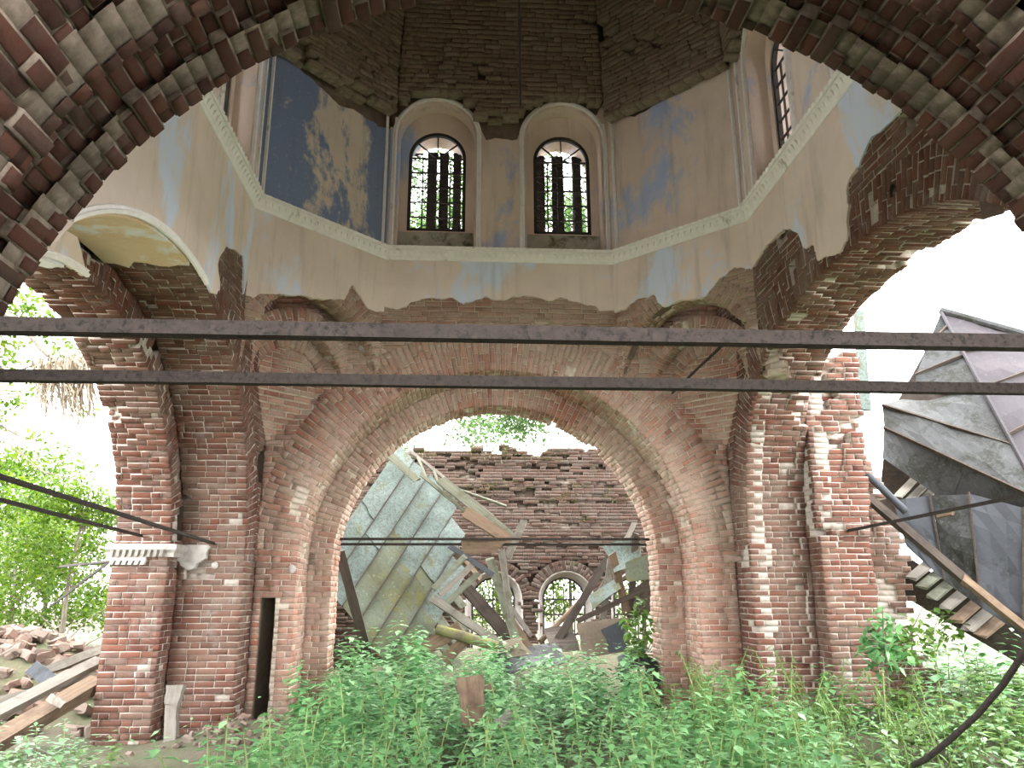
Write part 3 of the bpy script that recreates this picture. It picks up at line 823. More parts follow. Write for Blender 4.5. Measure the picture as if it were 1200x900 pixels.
# ---------------------------------------------------------------- drum windows
def drum_window(num, i, c):
    A, B, U, N, L = SIDES[i]; Z = V3((0, 0, 1)); r = WIN_W/2
    F = lambda u, z, d: A+U*(c+u)+Z*z+N*d
    mb = MB(); zc = WIN_ZT-r
    path = [(-r, WIN_Z0), (-r, zc)]+[(-r*math.cos(t), zc+r*math.sin(t)) for t in np.linspace(.1, math.pi-.1, 22)]+[(r, zc), (r, WIN_Z0)]
    mb.sweep([(F(p[0], p[1], -.30), (U*(p[0]/r)+Z*max(0, (p[1]-zc)/r)).normalized(), N) for p in path], [(-.055, -.03), (.01, -.03), (.01, .03), (-.055, .03)], None)
    mb.bar(F(-r, WIN_Z0+.03, -.30), F(r, WIN_Z0+.03, -.30), .06, .06, N)
    fr_ = mb.build(f'window_{num}', 'black_iron')
    fr_['kind'] = 'structure'
    for u in (-r*.5+.02, r*.12, r*.5): 
        m2 = MB(); m2.bar(F(u, WIN_Z0, -.30), F(u, zc, -.30), .024, .024, N); m2.build('mullion', 'black_iron', fr_)
    for z in np.linspace(WIN_Z0+.27, zc, 5):
        m2 = MB(); m2.bar(F(-r, z, -.30), F(r, z, -.30), .022, .026, N); m2.build('glazing_bar', 'black_iron', fr_)
    for a in (.7, math.pi/2, math.pi-.7):
        m2 = MB(); m2.bar(F(0, zc, -.30), F((r-.02)*math.cos(a), zc+(r-.02)*math.sin(a), -.30), .022, .022, N); m2.build('fan_bar', 'black_iron', fr_)
    if i == 0:
        m2 = MB(); hw2 = NICHE_W/2-.02
        m2.hexa([F(-hw2, NICHE_Z0, -.26), F(hw2, NICHE_Z0, -.26), F(hw2, NICHE_Z0, -.20), F(-hw2, NICHE_Z0, -.20), F(-hw2, WIN_Z0-.01, -.26), F(hw2, WIN_Z0-.01, -.26), F(hw2, WIN_Z0-.04, -.22), F(-hw2, WIN_Z0-.04, -.22)])
        m2.build('sill_panel', 'sill_moss', fr_)
    # outer lattice of boards and thin diagonals at the outside of the wall
    for k, (u0, u1) in enumerate(((-.40, -.24), (-.09, .12), (.24, .40)) if (num % 2 == 0) else ((-.40, -.26), (-.18, -.02), (.02, .19))):
        m2 = MB(); m2.bar(F((u0+u1)/2, WIN_Z0-.1, -.70), F((u0+u1)/2, WIN_ZT-.12, -.70), u1-u0, .03, N); m2.build('shutter_board', 'black_iron', fr_)
    lat = MB()
    for k in range(-8, 14):
        z = WIN_Z0+k*.17
        for s_ in (1, -1):
            a, b = (-r, z), (r, z+s_*.55)
            lat.bar(F(a[0], max(WIN_Z0, min(WIN_ZT-.2, a[1])), -.62), F(b[0], max(WIN_Z0, min(WIN_ZT-.2, b[1])), -.62), .012, .012, N)
    lat.build('lattice', 'black_iron', fr_)
    return fr_
wl = [(1, 0, WIN_U[0][1], 'arched barred drum window, the left one of the facing pair'),
      (2, 0, WIN_U[0][0], 'arched barred drum window, the right one of the facing pair'),
      (3, 2, WIN_U[2][0], 'narrow-seen drum window beside the dark blue plaster'),
      (4, 6, WIN_U[6][0], 'narrow-seen drum window at upper right above the cornice slope')]
for num, i, c, lab in wl:
    o = drum_window(num, i, c); tag(o, lab, 'window', kind='structure')
print('SIDES6', SIDES[6][0], SIDES[6][1], WIN_U[6], 'side0', SIDES[0][0], SIDES[0][2])
# ================================================================== GROUND
def gz(x, y):
    z = 0.02*math.sin(x*1.3)*math.cos(y*1.1)
    n = noise.noise(V3((x*.5, y*.5, 0)))*.14+noise.noise(V3((x*1.7, y*1.7, 4)))*.06
    def hill(cx, cy, rx, ry, h): return h*math.exp(-(((x-cx)/rx)**2+((y-cy)/ry)**2))
    z += hill(1.0, 16.0, 3.6, 2.3, .75)+hill(-7.7, 13.2, 1.9, 2.0, 1.05)+hill(6.6, 10.2, 2.2, 2.6, .40)+hill(-3.2, 10.6, .7, .5, .16)
    if y < 4: z -= .0
    return z+n*(1.0 if y > 3 else .4)-.06
def grid_axis(a, b, fine0, fine1, df, dc):
    v = [a]
    while v[-1] < b: v.append(v[-1]+(df if fine0 <= v[-1] < fine1 else dc))
    return v
gx = grid_axis(-60, 60, -11, 11, .22, 3.0); gy = grid_axis(-12, 90, 3, 20, .22, 3.0)
vsx = [(x, y, gz(x, y)) for y in gy for x in gx]; nx_ = len(gx)
fq = [(j*nx_+i, j*nx_+i+1, (j+1)*nx_+i+1, (j+1)*nx_+i) for j in range(len(gy)-1) for i in range(nx_-1)]
m, ns, ls, b = new_mat('soil')
p = wpos(ns); n1 = noise_tex(ns, ls, 1.3, 6, .7, p); n2 = noise_tex(ns, ls, 14, 6, .75, p)
c = mix(ns, ls, step(ns, ls, n1.outputs['Fac'], .42, .6), (0.085, .10, .05), (0.115, .098, .066))
c = mix(ns, ls, step(ns, ls, n2.outputs['Fac'], .5, .72), c, (.15, .11, .08))
ls.new(c, b.inputs['Base Color']); b.inputs['Roughness'].default_value = 1; bump(ns, ls, b, n2.outputs['Fac'], .9, .06)
me = mesh_np('floor', vsx, fq); me.polygons.foreach_set('use_smooth', [True]*len(me.polygons))
floor = structure('floor', me, 'soil', 'earth and brick rubble floor overgrown with nettles', 'ground')

simple_mat('grey_render', (.42, .39, .36), (.30, .275, .25), 6)
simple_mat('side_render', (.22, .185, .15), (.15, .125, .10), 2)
# ================================================================== APSE
YA = 19.0
XA0, XA1 = atY(360, 600, YA).x, atY(860, 600, YA).x
wins = [atY(px, 700, YA).x for px in (579, 664, 749)]
def apse_top(x): return 5.15+.10*nz((x, 0, 0), 1.2, 5)
loops = [[(x+q[0], q[1]) for q in [(-.72, .2), (.72, .2)]+[(.72*math.cos(t), 1.5+.72*math.sin(t)) for t in np.linspace(0, math.pi, 17)]] for x in wins]
me = prism('wall_apse', [(XA0-1, -.5), (XA1+1, -.5), (XA1+1, 4.3), (XA0-1, 4.3)], loops, (0, YA, 0), (1, 0, 0), (0, 0, 1), (0, -1, 0), -.9, -1.4)
wall_apse = structure('wall_apse', me, 'core', 'weathered roofless apse wall with ragged mossy top seen through the arch', 'wall')
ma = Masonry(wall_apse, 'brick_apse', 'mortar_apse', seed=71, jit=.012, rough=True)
def apse_mask(Q):
    x, z = Q.x, Q.z
    for c in wins:
        if z < 1.5 and abs(x-c) < .66: return None
        if z >= 1.5 and (x-c)**2+(z-1.5)**2 < .92**2: return None
    if z > apse_top(x)+.25*nz((x, 0, z), 2.5, 3): return None
    d = .03*nz(Q, 2.5)
    if z > 2.55:
        k = (z-2.55)
        lay = nz((x*.35, 0, z*3.2), 1.5, 3)
        d += -.10*k*.9+.12*lay*min(1, k)+.10*nz(Q, 2.2, 7)*min(1, k)
        if nz(Q, 3.2, 9) > .3: return min(d, -.06)
        return d if d > -.05 or ma.r.random() < .0 else -.001+(-5.0 if False else d)
    return -.07 if nz(Q, 2.8, 5) > .5 else d
# eroded zone keeps its bricks: shift origin per course instead of using the missing-brick depth
for k in range(int(5.9/.08)):
    z = -.3+k*.08
    setback = 0.0 if z < 2.6 else .20*(z-2.6)+.16*nz((0, 0, z), 3.1, 3)*min(1, z-2.6)
    def mk(Q, sb=setback, z=z):
        d = apse_mask(Q)
        if d is None: return None
        return max(d, -.045) if z > 2.6 and ma.r.random() > .22 else d
    ma.course((XA0, YA+setback, z), (1, 0, 0), (0, 0, 1), (0, -1, 0), XA1-XA0, .08, k, mk, md=.55)
for c in wins:
    P3a = lambda u, z, c=c: V3((c+u, YA, z))
    arch_ring(ma, arc_pts(.66, .66, 1.5), P3a, (0, -1, 0), .26, lambda Q: .02, hdr=.0, grow=1.15)
    rv = MB(); path = [(.64, .2)]+[(.64*math.cos(t), 1.5+.64*math.sin(t)) for t in np.linspace(0, math.pi, 25)]+[(-.64, .2)]
    rv.sweep([(V3((c+p[0], YA, p[1])), V3((p[0]/.64, 0, max(0, p[1]-1.5)/.64)).normalized(), V3((0, 1, 0))) for p in path], [(.0, .0), (.04, .0), (-.10, .62), (-.14, .62)], None)
    rv.build('window_reveal', 'grey_render', wall_apse)
for k, c in enumerate(wins):
    fr = MB(); r = .5
    path = [(r, .3), (r, 1.5)]+[(r*math.cos(t), 1.5+r*math.sin(t)) for t in np.linspace(.1, math.pi-.1, 17)]+[(-r, 1.5), (-r, .3)]
    fr.tube([V3((c+p[0], YA+.55, p[1])) for p in path], .022, 6)
    fo = fr.build(f'window_{5+k}', 'black_iron')
    tag(fo, ('iron grille in the apse window behind the crossed planks', 'iron grille in the pale-framed apse window right of the crossed planks', 'iron grille in the apse window mostly hidden by torn tin')[k], 'window', kind='structure')
    for u in (-.25, 0, .25):
        m2 = MB(); m2.bar((c+u, YA+.55, .3), (c+u, YA+.55, 1.5+.8*math.sqrt(max(0, r*r-u*u))), .025, .025); m2.build('grille_bar', 'black_iron', fo)
    for z in (.7, 1.15, 1.5):
        m2 = MB(); m2.bar((c-r, YA+.55, z), (c+r, YA+.55, z), .035, .035); m2.build('grille_bar', 'black_iron', fo)
# apse side walls
for sx, nm, lab in ((-1, 'wall_apse_left', 'pale plastered side wall of the apse behind the fallen roof'), (1, 'wall_apse_right', 'brick side wall of the apse hidden beyond the arch')):
    x = -3.75 if sx < 0 else 5.4
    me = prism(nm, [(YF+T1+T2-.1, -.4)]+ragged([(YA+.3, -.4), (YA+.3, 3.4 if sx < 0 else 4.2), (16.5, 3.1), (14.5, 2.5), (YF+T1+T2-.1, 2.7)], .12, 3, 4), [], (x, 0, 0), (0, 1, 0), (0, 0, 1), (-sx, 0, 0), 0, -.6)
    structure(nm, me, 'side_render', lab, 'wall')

# ================================================================== wood, iron and tin materials
def grain_mat(name, c1, c2, c3, moss=None, moss_t=(.6, .7)):
    m, ns, ls, b = new_mat(name)
    tc = ns.new('ShaderNodeTexCoord').outputs['Object']
    oi = ns.new('ShaderNodeObjectInfo')
    ad = ns.new('ShaderNodeVectorMath'); ad.operation = 'ADD'; ls.new(tc, ad.inputs[0]); ls.new(oi.outputs['Random'], ad.inputs[1])
    n = noise_tex(ns, ls, 5, 6, .7, stretch(ns, ls, ad.outputs[0], (.35, 6, 6)), .3)
    n2 = noise_tex(ns, ls, 3, 5, .7, ad.outputs[0])
    c = mix(ns, ls, step(ns, ls, n.outputs['Fac'], .35, .68), c1, c2)
    c = mix(ns, ls, step(ns, ls, n2.outputs['Fac'], .5, .7), c, c3)
    if moss:
        n3 = noise_tex(ns, ls, 4, 6, .75, wpos(ns)); c = mix(ns, ls, step(ns, ls, n3.outputs['Fac'], *moss_t), c, moss)
    ls.new(c, b.inputs['Base Color']); b.inputs['Roughness'].default_value = .92
    bump(ns, ls, b, n.outputs['Fac'], .7, .01); return m
grain_mat('wood_grey', (0.151, 0.137, 0.115), (0.223, 0.205, 0.173), (0.101, 0.086, 0.068))
grain_mat('wood_green', (0.115, 0.122, 0.090), (0.180, 0.187, 0.140), (0.079, 0.076, 0.050), (0.094, 0.104, 0.040), (.56, .68))
grain_mat('wood_brown', (0.122, 0.083, 0.054), (0.194, 0.137, 0.090), (0.086, 0.058, 0.040))
grain_mat('wood_dark', (0.040, 0.030, 0.024), (0.072, 0.058, 0.045), (0.029, 0.022, 0.018))
grain_mat('wood_moss', (0.115, 0.097, 0.061), (0.187, 0.166, 0.108), (0.086, 0.072, 0.043), (0.173, 0.194, 0.043), (.42, .56))
def tin_mat(name, base, base2, lichen, lt, spec=(.5, .62), pale=(.55, .6, .56)):
    m, ns, ls, b = new_mat(name)
    p = wpos(ns)
    n0 = noise_tex(ns, ls, 1.3, 5, .65, p)
    c = mix(ns, ls, step(ns, ls, n0.outputs['Fac'], .4, .6), base, base2)
    n1 = noise_tex(ns, ls, 2.2, 6, .75, p, .5)
    c = mix(ns, ls, step(ns, ls, n1.outputs['Fac'], *lt), c, lichen)
    n2 = noise_tex(ns, ls, 24, 5, .8, p)
    c = mix(ns, ls, step(ns, ls, n2.outputs['Fac'], *spec), c, mix(ns, ls, .7, c, (.06, .06, .05)))
    n3 = noise_tex(ns, ls, 17, 5, .8, p, .3)
    c = mix(ns, ls, step(ns, ls, n3.outputs['Fac'], .58, .70), c, pale)
    ls.new(c, b.inputs['Base Color']); b.inputs['Roughness'].default_value = .72
    bump(ns, ls, b, n2.outputs['Fac'], .3, .006); return m
tin_mat('tin_green', (0.122, 0.158, 0.144), (0.090, 0.122, 0.108), (0.090, 0.097, 0.045), (.54, .66), (.47, .58), (0.180, 0.223, 0.205))
tin_mat('tin_moss', (0.094, 0.112, 0.079), (0.083, 0.086, 0.045), (0.104, 0.101, 0.025), (.5, .62), (.5, .62), (0.202, 0.223, 0.180))
tin_mat('tin_grey', (0.043, 0.046, 0.047), (0.033, 0.035, 0.035), (0.017, 0.018, 0.014), (.48, .58), (.55, .66), (0.075, 0.088, 0.084))
tin_mat('tin_pink', (0.043, 0.037, 0.041), (0.037, 0.033, 0.037), (0.021, 0.022, 0.015), (.60, .68), (.62, .72), (0.082, 0.079, 0.082))
tin_mat('tin_pale', (0.056, 0.061, 0.069), (0.045, 0.049, 0.056), (0.026, 0.029, 0.028), (.6, .7), (.62, .72), (0.079, 0.086, 0.092))
tin_mat('tin_tan', (0.180, 0.140, 0.104), (0.137, 0.104, 0.076), (0.072, 0.058, 0.043), (.55, .66), (.55, .66), (0.202, 0.173, 0.144))

def plank(name, A, B, w, t, mat, label=None, cat='plank', group=None, up=(0, 0, 1), parent=None, bend=0.0, taper=1.0, rough=.006, seg=6, rnd=None, log=False):
    A, B = V3(A), V3(B); d = (B-A); L = d.length; d.normalize(); u = V3(up)
    if abs(d.dot(u)) > .97: u = V3((0, -1, 0))
    y = u.cross(d).normalized(); z = d.cross(y)
    r = rnd or random
    mb = MB()
    if log:
        n = 10; pts = []
        for i in range(seg+1):
            x = L*i/seg; k = bend*math.sin(math.pi*i/seg)
            rr = w/2*(1+(taper-1)*i/seg)
            for j in range(n):
                a = 2*math.pi*j/n; q = rr*(1+r.uniform(-.07, .07)); mb.v.append((x+r.uniform(-rough, rough), q*math.cos(a), q*math.sin(a)+k))
        for i in range(seg):
            for j in range(n): mb.f.append((i*n+j, i*n+(j+1) % n, (i+1)*n+(j+1) % n, (i+1)*n+j))
        mb.f.append(tuple(range(n))); mb.f.append(tuple(seg*n+j for j in range(n)))
    else:
        for i in range(seg+1):
            x = L*i/seg; k = bend*math.sin(math.pi*i/seg); ww = w*(1+(taper-1)*i/seg)
            for a, b_ in ((-.5, -.5), (.5, -.5), (.5, .5), (-.5, .5)):
                ex = r.uniform(-.04, .04) if i in (0, seg) else 0
                mb.v.append((x+ex, a*ww+r.uniform(-rough, rough), b_*t+k+r.uniform(-rough, rough)*.6))
        for i in range(seg):
            for j in range(4): mb.f.append((i*4+j, i*4+(j+1) % 4, (i+1)*4+(j+1) % 4, (i+1)*4+j))
        mb.f.append((0, 3, 2, 1)); mb.f.append(tuple(seg*4+j for j in range(4)))
    me = mb.mesh(name)
    if log: me.polygons.foreach_set('use_smooth', [len(p.vertices) == 4 for p in me.polygons])
    o = link(name, me, parent, mat)
    o.matrix_world = Matrix(((d.x, y.x, z.x, A.x), (d.y, y.y, z.y, A.y), (d.z, y.z, z.z, A.z), (0, 0, 0, 1)))
    if label: tag(o, label, cat, group)
    return o
FACE = (0, -1, .25)
def pp(name, a, b, wpx, t, mat, label, cat='plank', **kw):
    """plank between two seen points (px,py,Y), width in pixels at its middle"""
    A, B = atY(*a), atY(*b); w_ = wpx*((A+B)/2-CAM).dot(FWD)/FPX
    return plank(name, A, B, w_, t or w_, mat, label, cat, up=kw.pop('up', FACE), **kw)

# ================================================================== tie rods
def rod(A, B, s, label, bend=0.0, mat='rust_iron'):
    o = plank('tie_rod', A, B, s, s, mat, label, 'rod', 'iron tie rods', bend=bend, rough=.0015, seg=14); return o
rod((-2.75, 2.52, 2.50), (2.75, 2.52, 2.50), .050, 'thick square iron tie rod crossing the whole view, upper of the two')
rod((-2.95, 3.22, 2.52), (2.95, 3.22, 2.52), .046, 'square iron tie rod crossing the whole view, lower of the two')
rod((-RB-.1, 12.9, 2.50), (RB+.1, 12.9, 2.50), .04, 'thin iron tie rod across the apse arch, upper of the close pair')
rod((-RB-.1, 13.12, 2.43), (RB+.1, 13.12, 2.43), .04, 'thin iron tie rod across the apse arch, lower of the close pair')
def rod_px(a, b, s, label):
    rod(a, b, s, label)
A = atY(251, 637, 10.96); rod(A, V3((A.x, 4.2, A.z+.22)), .036, 'iron tie rod ending at the plastered impost on the left, longer one')
A = atY(166, 628, 10.62); rod(A, V3((A.x, 4.2, A.z+.18)), .036, 'iron tie rod in the left arch, shorter lower one')
A = atY(994, 622, 10.62); rod(A, V3((A.x, 4.2, A.z+.12)), .034, 'iron tie rod running out of the right pier over the tin roof')
# small iron stubs
for a, b, yy, lab in (((858, 505), (875, 496), 11.5, 'short iron stub sticking from the far wall near right corner'),):
    plank('iron_stub', atY(*a, yy), atY(*b, yy-.35), .02, .02, 'rust_iron', lab, 'iron bar')
plank('iron_stub', atX(1046, 217, AX), atX(1076, 231, AX)+V3((-.25, 0, 0)), .025, .025, 'rust_iron', 'short iron spike on the bare bricks over the right arch', 'iron bar')
A = atY(788, 460, 10.9); B = on_plane(846, 405, SIDES[7][0], SIDES[7][3]); plank('iron_strut', A, B+V3((0, -.06, 0)), .03, .03, 'rust_iron', 'thin iron strut slanting below the right squinch', 'iron bar')
# chain rod hanging from the vault
plank('chandelier_rod', (.04, CY, 6.95), (.0, CY, 14.4), .022, .022, 'black_iron', 'long thin iron rod hanging from the vault centre', 'rod', up=(0, -1, 0), rough=.003, seg=20)
# sagging bars in front of the foliage on the left
pp('iron_bar', (60, 710, 12.5), (140, 649, 11.1), 3.0, .02, 'rust_iron', 'thin slanting iron bar left of the impost in front of foliage', 'iron bar')
pp('iron_bar', (70, 664, 12.3), (140, 657, 11.1), 2.5, .02, 'rust_iron', 'thin level iron bar left of the impost in front of foliage', 'iron bar')
# bent iron bar at bottom right
cv = MB(); B_ = [(1215, 742, 4.9), (1200, 765, 5.0), (1175, 803, 5.2), (1145, 838, 5.4), (1112, 868, 5.6), (1086, 889, 5.8), (1070, 897, 5.9)]
cv.tube([atY(*q) for q in B_], .022, 8); o = cv.build('bent_pipe', 'rust_iron', smooth=True); tag(o, 'bent rusty iron pipe rising out of the weeds at bottom right', 'pipe')

# impost mouldings left on the piers
imp = empty('impost_moulding', (-AX-T1-.3, 10.64, 2.0))
z0, z1 = 2.02, 2.27
xa, xb = -AX-T1-T2-.05, -AX-T1+.03
mb = MB(); yy = 10.64
mb.sweep([((xa, yy, 0), (0, -1, 0), (0, 0, 1)), ((xb, yy, 0), (.707, -.707, 0), (0, 0, 1)), ((xb, 10.985, 0), (1, 0, 0), (0, 0, 1))], [(-.04, z0+.10), (.05, z0+.10), (.06, z0+.15), (.11, z0+.19), (.12, z0+.25), (.10, z0+.26), (-.04, z0+.27)], None)
o = mb.build('moulding', 'stucco_dimmed'); o.matrix_parent_inverse = imp.matrix_world.inverted(); 
mb2 = MB()
for j in range(9):
    x = xa+.04+j*.078
    if j < 6: mb2.hexa([V3((x, yy-.055, z0+.0)), V3((x+.05, yy-.055, z0+.0)), V3((x+.05, yy+.03, z0)), V3((x, yy+.03, z0)), V3((x+.02, yy-.06, z0+.05)), V3((x+.07, yy-.06, z0+.05)), V3((x+.07, yy+.03, z0+.05)), V3((x+.02, yy+.03, z0+.05))])
    mb2.hexa([V3((x, yy-.07, z0+.10)), V3((x+.04, yy-.07, z0+.10)), V3((x+.04, yy+.03, z0+.10)), V3((x, yy+.03, z0+.10)), V3((x+.035, yy-.125, z0+.19)), V3((x+.075, yy-.125, z0+.19)), V3((x+.075, yy+.03, z0+.19)), V3((x+.035, yy+.03, z0+.19))])
mb2.bar((xa, yy-.02, z0+.075), (xa+.5, yy-.02, z0+.075), .06, .05, (0, 0, 1))
o2 = mb2.build('leaf_row', 'stucco_dimmed')
q = ragged([(-.86, .02), (-.76, -.02), (-.62, .06), (-.5, -.06), (-.38, .03), (-.26, .10), (-.22, .24)], .03, 2, 9)
q = [(u+.62, z) for u, z in q]
me = prism('stucco_patch', [(-.24, .27), (-.24, .08)]+[(min(u, .62), z) for u, z in q if u > -.2]+[(.36, .27)], [], (xb+.0, 10.99, z0), (1, 0, 0), (0, 0, 1), (0, -1, 0), .07, -.03)
o3 = link('stucco_patch', me, None, 'stucco_dimmed')
for o in (o, o2, o3):
    o.parent = imp; o.matrix_parent_inverse = Matrix.Translation(-V3(imp.location))
tag(imp, 'broken white stucco impost moulding on the left pier', 'moulding')
def stucco_bit(px, py, Y, r, lab):
    P = atY(px, py, Y); mb = MB()
    bm = bmesh.new(); bmesh.ops.create_icosphere(bm, subdivisions=2, radius=r)
    for v in bm.verts: v.co *= 1+.45*noise.noise(v.co*14+V3((px, py, 0)))
    me = bpy.data.meshes.new('stucco_bit'); bm.to_mesh(me); bm.free()
    o = link('stucco_bit', me, None, 'stucco_dimmed'); o.location = P; o.scale = (1, .6, 1.1); tag(o, lab, 'stucco')
stucco_bit(252, 663, 10.97, .042, 'small round white stucco knob beside the impost')
stucco_bit(342, 666, YF-.02, .055, 'white stucco lump on the left edge of the far arch')
stucco_bit(428, 407, YF-.02, .09, 'white stucco lump on the far wall above the left arch haunch')

# archivolt mouldings on the left arch
av = MB(); pr = [(-.012, .02), (-.012, .05), (.02, .065), (.03, .045), (.05, .045), (.06, .055), (.07, .02)]
def el_fr(t, hs, ri, X): 
    P = V3((X, CY+hs*math.cos(t), ZS+ri*math.sin(t))); n = V3((0, math.cos(t)/hs, math.sin(t)/ri)).normalized(); return (P, n, V3((1, 0, 0)))
av.sweep([el_fr(t, HS1, RI1, -AX) for t in np.linspace(1.36, 2.3, 40)], pr, None)
o = av.build('trim_2', 'white_stucco'); tag(o, 'slim white archivolt moulding along the upper edge of the left arch', 'moulding', kind='structure')
av = MB(); av.sweep([el_fr(t, HS2, RI2, -AX-T1) for t in np.linspace(1.62, 2.4, 30)], pr, None)
o = av.build('trim_3', 'white_stucco'); tag(o, 'slim white archivolt moulding on the inner ring of the left arch', 'moulding', kind='structure')
# plaster left on the soffit and inner ring of the left arch
def soffit_plaster(hs, ri, X0, X1, t0, t1, off, mat, seed):
    mb = MB(); nu, nv = 40, 8; idx = {}
    r = random.Random(seed)
    edge = [t0+.05*noise.noise(V3((j*.9, seed, 0))) for j in range(nv+1)]
    for s_ in (0, 1):
        for j in range(nv+1):
            for i in range(nu+1):
                t = edge[j]+(t1-edge[j])*i/nu; P, n, _ = el_fr(t, hs, ri, X0+(X1-X0)*j/nv); mb.v.append(tuple(P-n*(off if s_ else -.02)))
    m_ = (nu+1)*(nv+1)
    for j in range(nv):
        for i in range(nu):
            a = j*(nu+1)+i; q = (a, a+1, a+nu+2, a+nu+1); mb.f.append(q); mb.f.append(tuple(x+m_ for x in q[::-1]))
    for i in range(nu):
        mb.f.append((i, i+1, i+1+m_, i+m_)); a = nv*(nu+1)+i; mb.f.append((a, a+1, a+1+m_, a+m_))
    for j in range(nv):
        a = j*(nu+1); mb.f.append((a, a+nu+1, a+nu+1+m_, a+m_))
    return mb.build('soffit_plaster', mat, wall_left)
soffit_plaster(HS1, RI1, -AX, -AX-T1, 1.50, 2.5, .035, 'plaster_warm', 3)
soffit_plaster(HS2, RI2, -AX-T1, -AX-T1-.35, 1.75, 2.5, .035, 'plaster_warm', 5)
X_ = -AX-T1
inn = [(CY+(HS2)*math.cos(t), ZS+(RI2)*math.sin(t)) for t in np.linspace(1.62, 2.5, 20)]
outp = [(CY+(HS1+.05)*math.cos(t), ZS+(RI1+.05)*math.sin(t)) for t in np.linspace(2.5, 1.72, 20)]
prism('ring_plaster', inn+outp, [], (X_, 0, 0), (0, 1, 0), (0, 0, 1), (1, 0, 0), .035, -.03, wall_left, 'plaster')
# ================================================================== FALLEN TIN ROOFS AND TIMBER
def tin_panel(name, q, mat, parent, nu=7, nv=3, bulge=.03, th=.014, seed=0, torn=0.0):
    """curled sheet through 4 corner points a,b (one seam) c,d (next seam): a->b and d->c"""
    a, b, c, d = [V3(p) for p in q]
    n = (b-a).cross(d-a).normalized()
    if n.dot(CAM-a) < 0: n = -n
    mb = MB(); r = random.Random(seed)
    for s_ in (0, 1):
        for j in range(nv+1):
            for i in range(nu+1):
                u, v = i/nu, j/nv
                P = a.lerp(b, u).lerp(d.lerp(c, u), v)
                P = P+n*(bulge*noise.noise(P*1.8+V3((seed, 0, 0)))-(th if s_ else 0))
                if torn and (i in (0, nu)): P = P+((b-a).normalized()*torn*noise.noise(P*5+V3((0, seed, 0))))
                mb.v.append(tuple(P))
    m_ = (nu+1)*(nv+1)
    for j in range(nv):
        for i in range(nu):
            k = j*(nu+1)+i; f = (k, k+1, k+nu+2, k+nu+1); mb.f.append(f); mb.f.append(tuple(x+m_ for x in f[::-1]))
    for i in range(nu):
        mb.f.append((i, i+1, i+1+m_, i+m_)); k = nv*(nu+1)+i; mb.f.append((k, k+1, k+1+m_, k+m_))
    for j in range(nv):
        k = j*(nu+1); mb.f.append((k, k+nu+1, k+nu+1+m_, k+m_)); k += nu; mb.f.append((k, k+nu+1, k+nu+1+m_, k+m_))
    return mb.build(name, mat, parent)
def seam(a, b, parent, mat, h=.045, w_=.022, seg=8, n=None):
    a, b = V3(a), V3(b); mb = MB(); pts = []
    for i in range(seg+1):
        P = a.lerp(b, i/seg); pts.append(P+n*(.012*noise.noise(P*1.8)+h*.4))
    for p, q in zip(pts, pts[1:]): mb.bar(p, q, w_, h, n)
    return mb.build('seam', mat, parent)

# ---- big green sheet roof in the apse
rootA = empty('fallen_tin_roof', (-1.8, 14.6, .3))
A_, D_, B_, C_ = atY(368, 668, 14.2), atY(470, 800, 14.0), atY(470, 520, 16.0), atY(566, 640, 15.7)
nA = (B_-A_).cross(D_-A_).normalized(); nA = nA if nA.dot(CAM-A_) > 0 else -nA
NS = 6
for k in range(NS):
    t0, t1 = k/NS, (k+1)/NS
    ext = [-.02, 0, .03, .02, -.05, -.22][k]
    s0, s1 = A_.lerp(D_, t0), A_.lerp(D_, t1); e0, e1 = B_.lerp(C_, t0), B_.lerp(C_, t1)
    e0, e1 = s0.lerp(e0, 1+ext), s1.lerp(e1, 1+ext)
    cut = (.52, .40, .55, .46, .58, .5)[k]
    mats = ('tin_green', 'tin_green', 'tin_green', 'tin_green', 'tin_moss' if k > 2 else 'tin_green', 'tin_green')
    lo = 'tin_moss' if k >= 2 else 'tin_green'
    tin_panel('tin_panel', (s0, s0.lerp(e0, cut), s1.lerp(e1, cut), s1), lo, rootA, seed=k, bulge=.05)
    tin_panel('tin_panel', (s0.lerp(e0, cut-.01)+nA*.012, e0+nA*.012, e1+nA*.012, s1.lerp(e1, cut-.01)+nA*.012), 'tin_green', rootA, seed=k+20, bulge=.05, torn=.06)
    if k: seam(s0, e0, rootA, 'wood_dark', n=nA)
# sheathing boards and rafters under it, at the torn right edge
bdir = (C_-B_).normalized(); sdir = (B_-A_).normalized()
for k in range(7):
    f = .08+.09*k
    P = D_.lerp(C_, f)-nA*.07; ln = (.55, .75, .95, 1.05, .9, .8, .5)[k]
    plank('sheathing_board', P-bdir*.5, P+bdir*(ln-.2), .17, .03, 'wood_green', parent=rootA, up=nA, seg=3)
for f in (.25, .6, .85):
    plank('rafter', A_.lerp(B_, f)-nA*.15, A_.lerp(B_, f).lerp(D_.lerp(C_, f), 1.12)-nA*.15, .1, .12, 'wood_brown', parent=rootA, up=nA)
for o in list(rootA.children):
    if o.matrix_parent_inverse == Matrix.Identity(4): o.matrix_parent_inverse = Matrix.Translation(-V3(rootA.location))
tag(rootA, 'big collapsed green tin roof slope with lichen and seams inside the apse arch', 'roof')

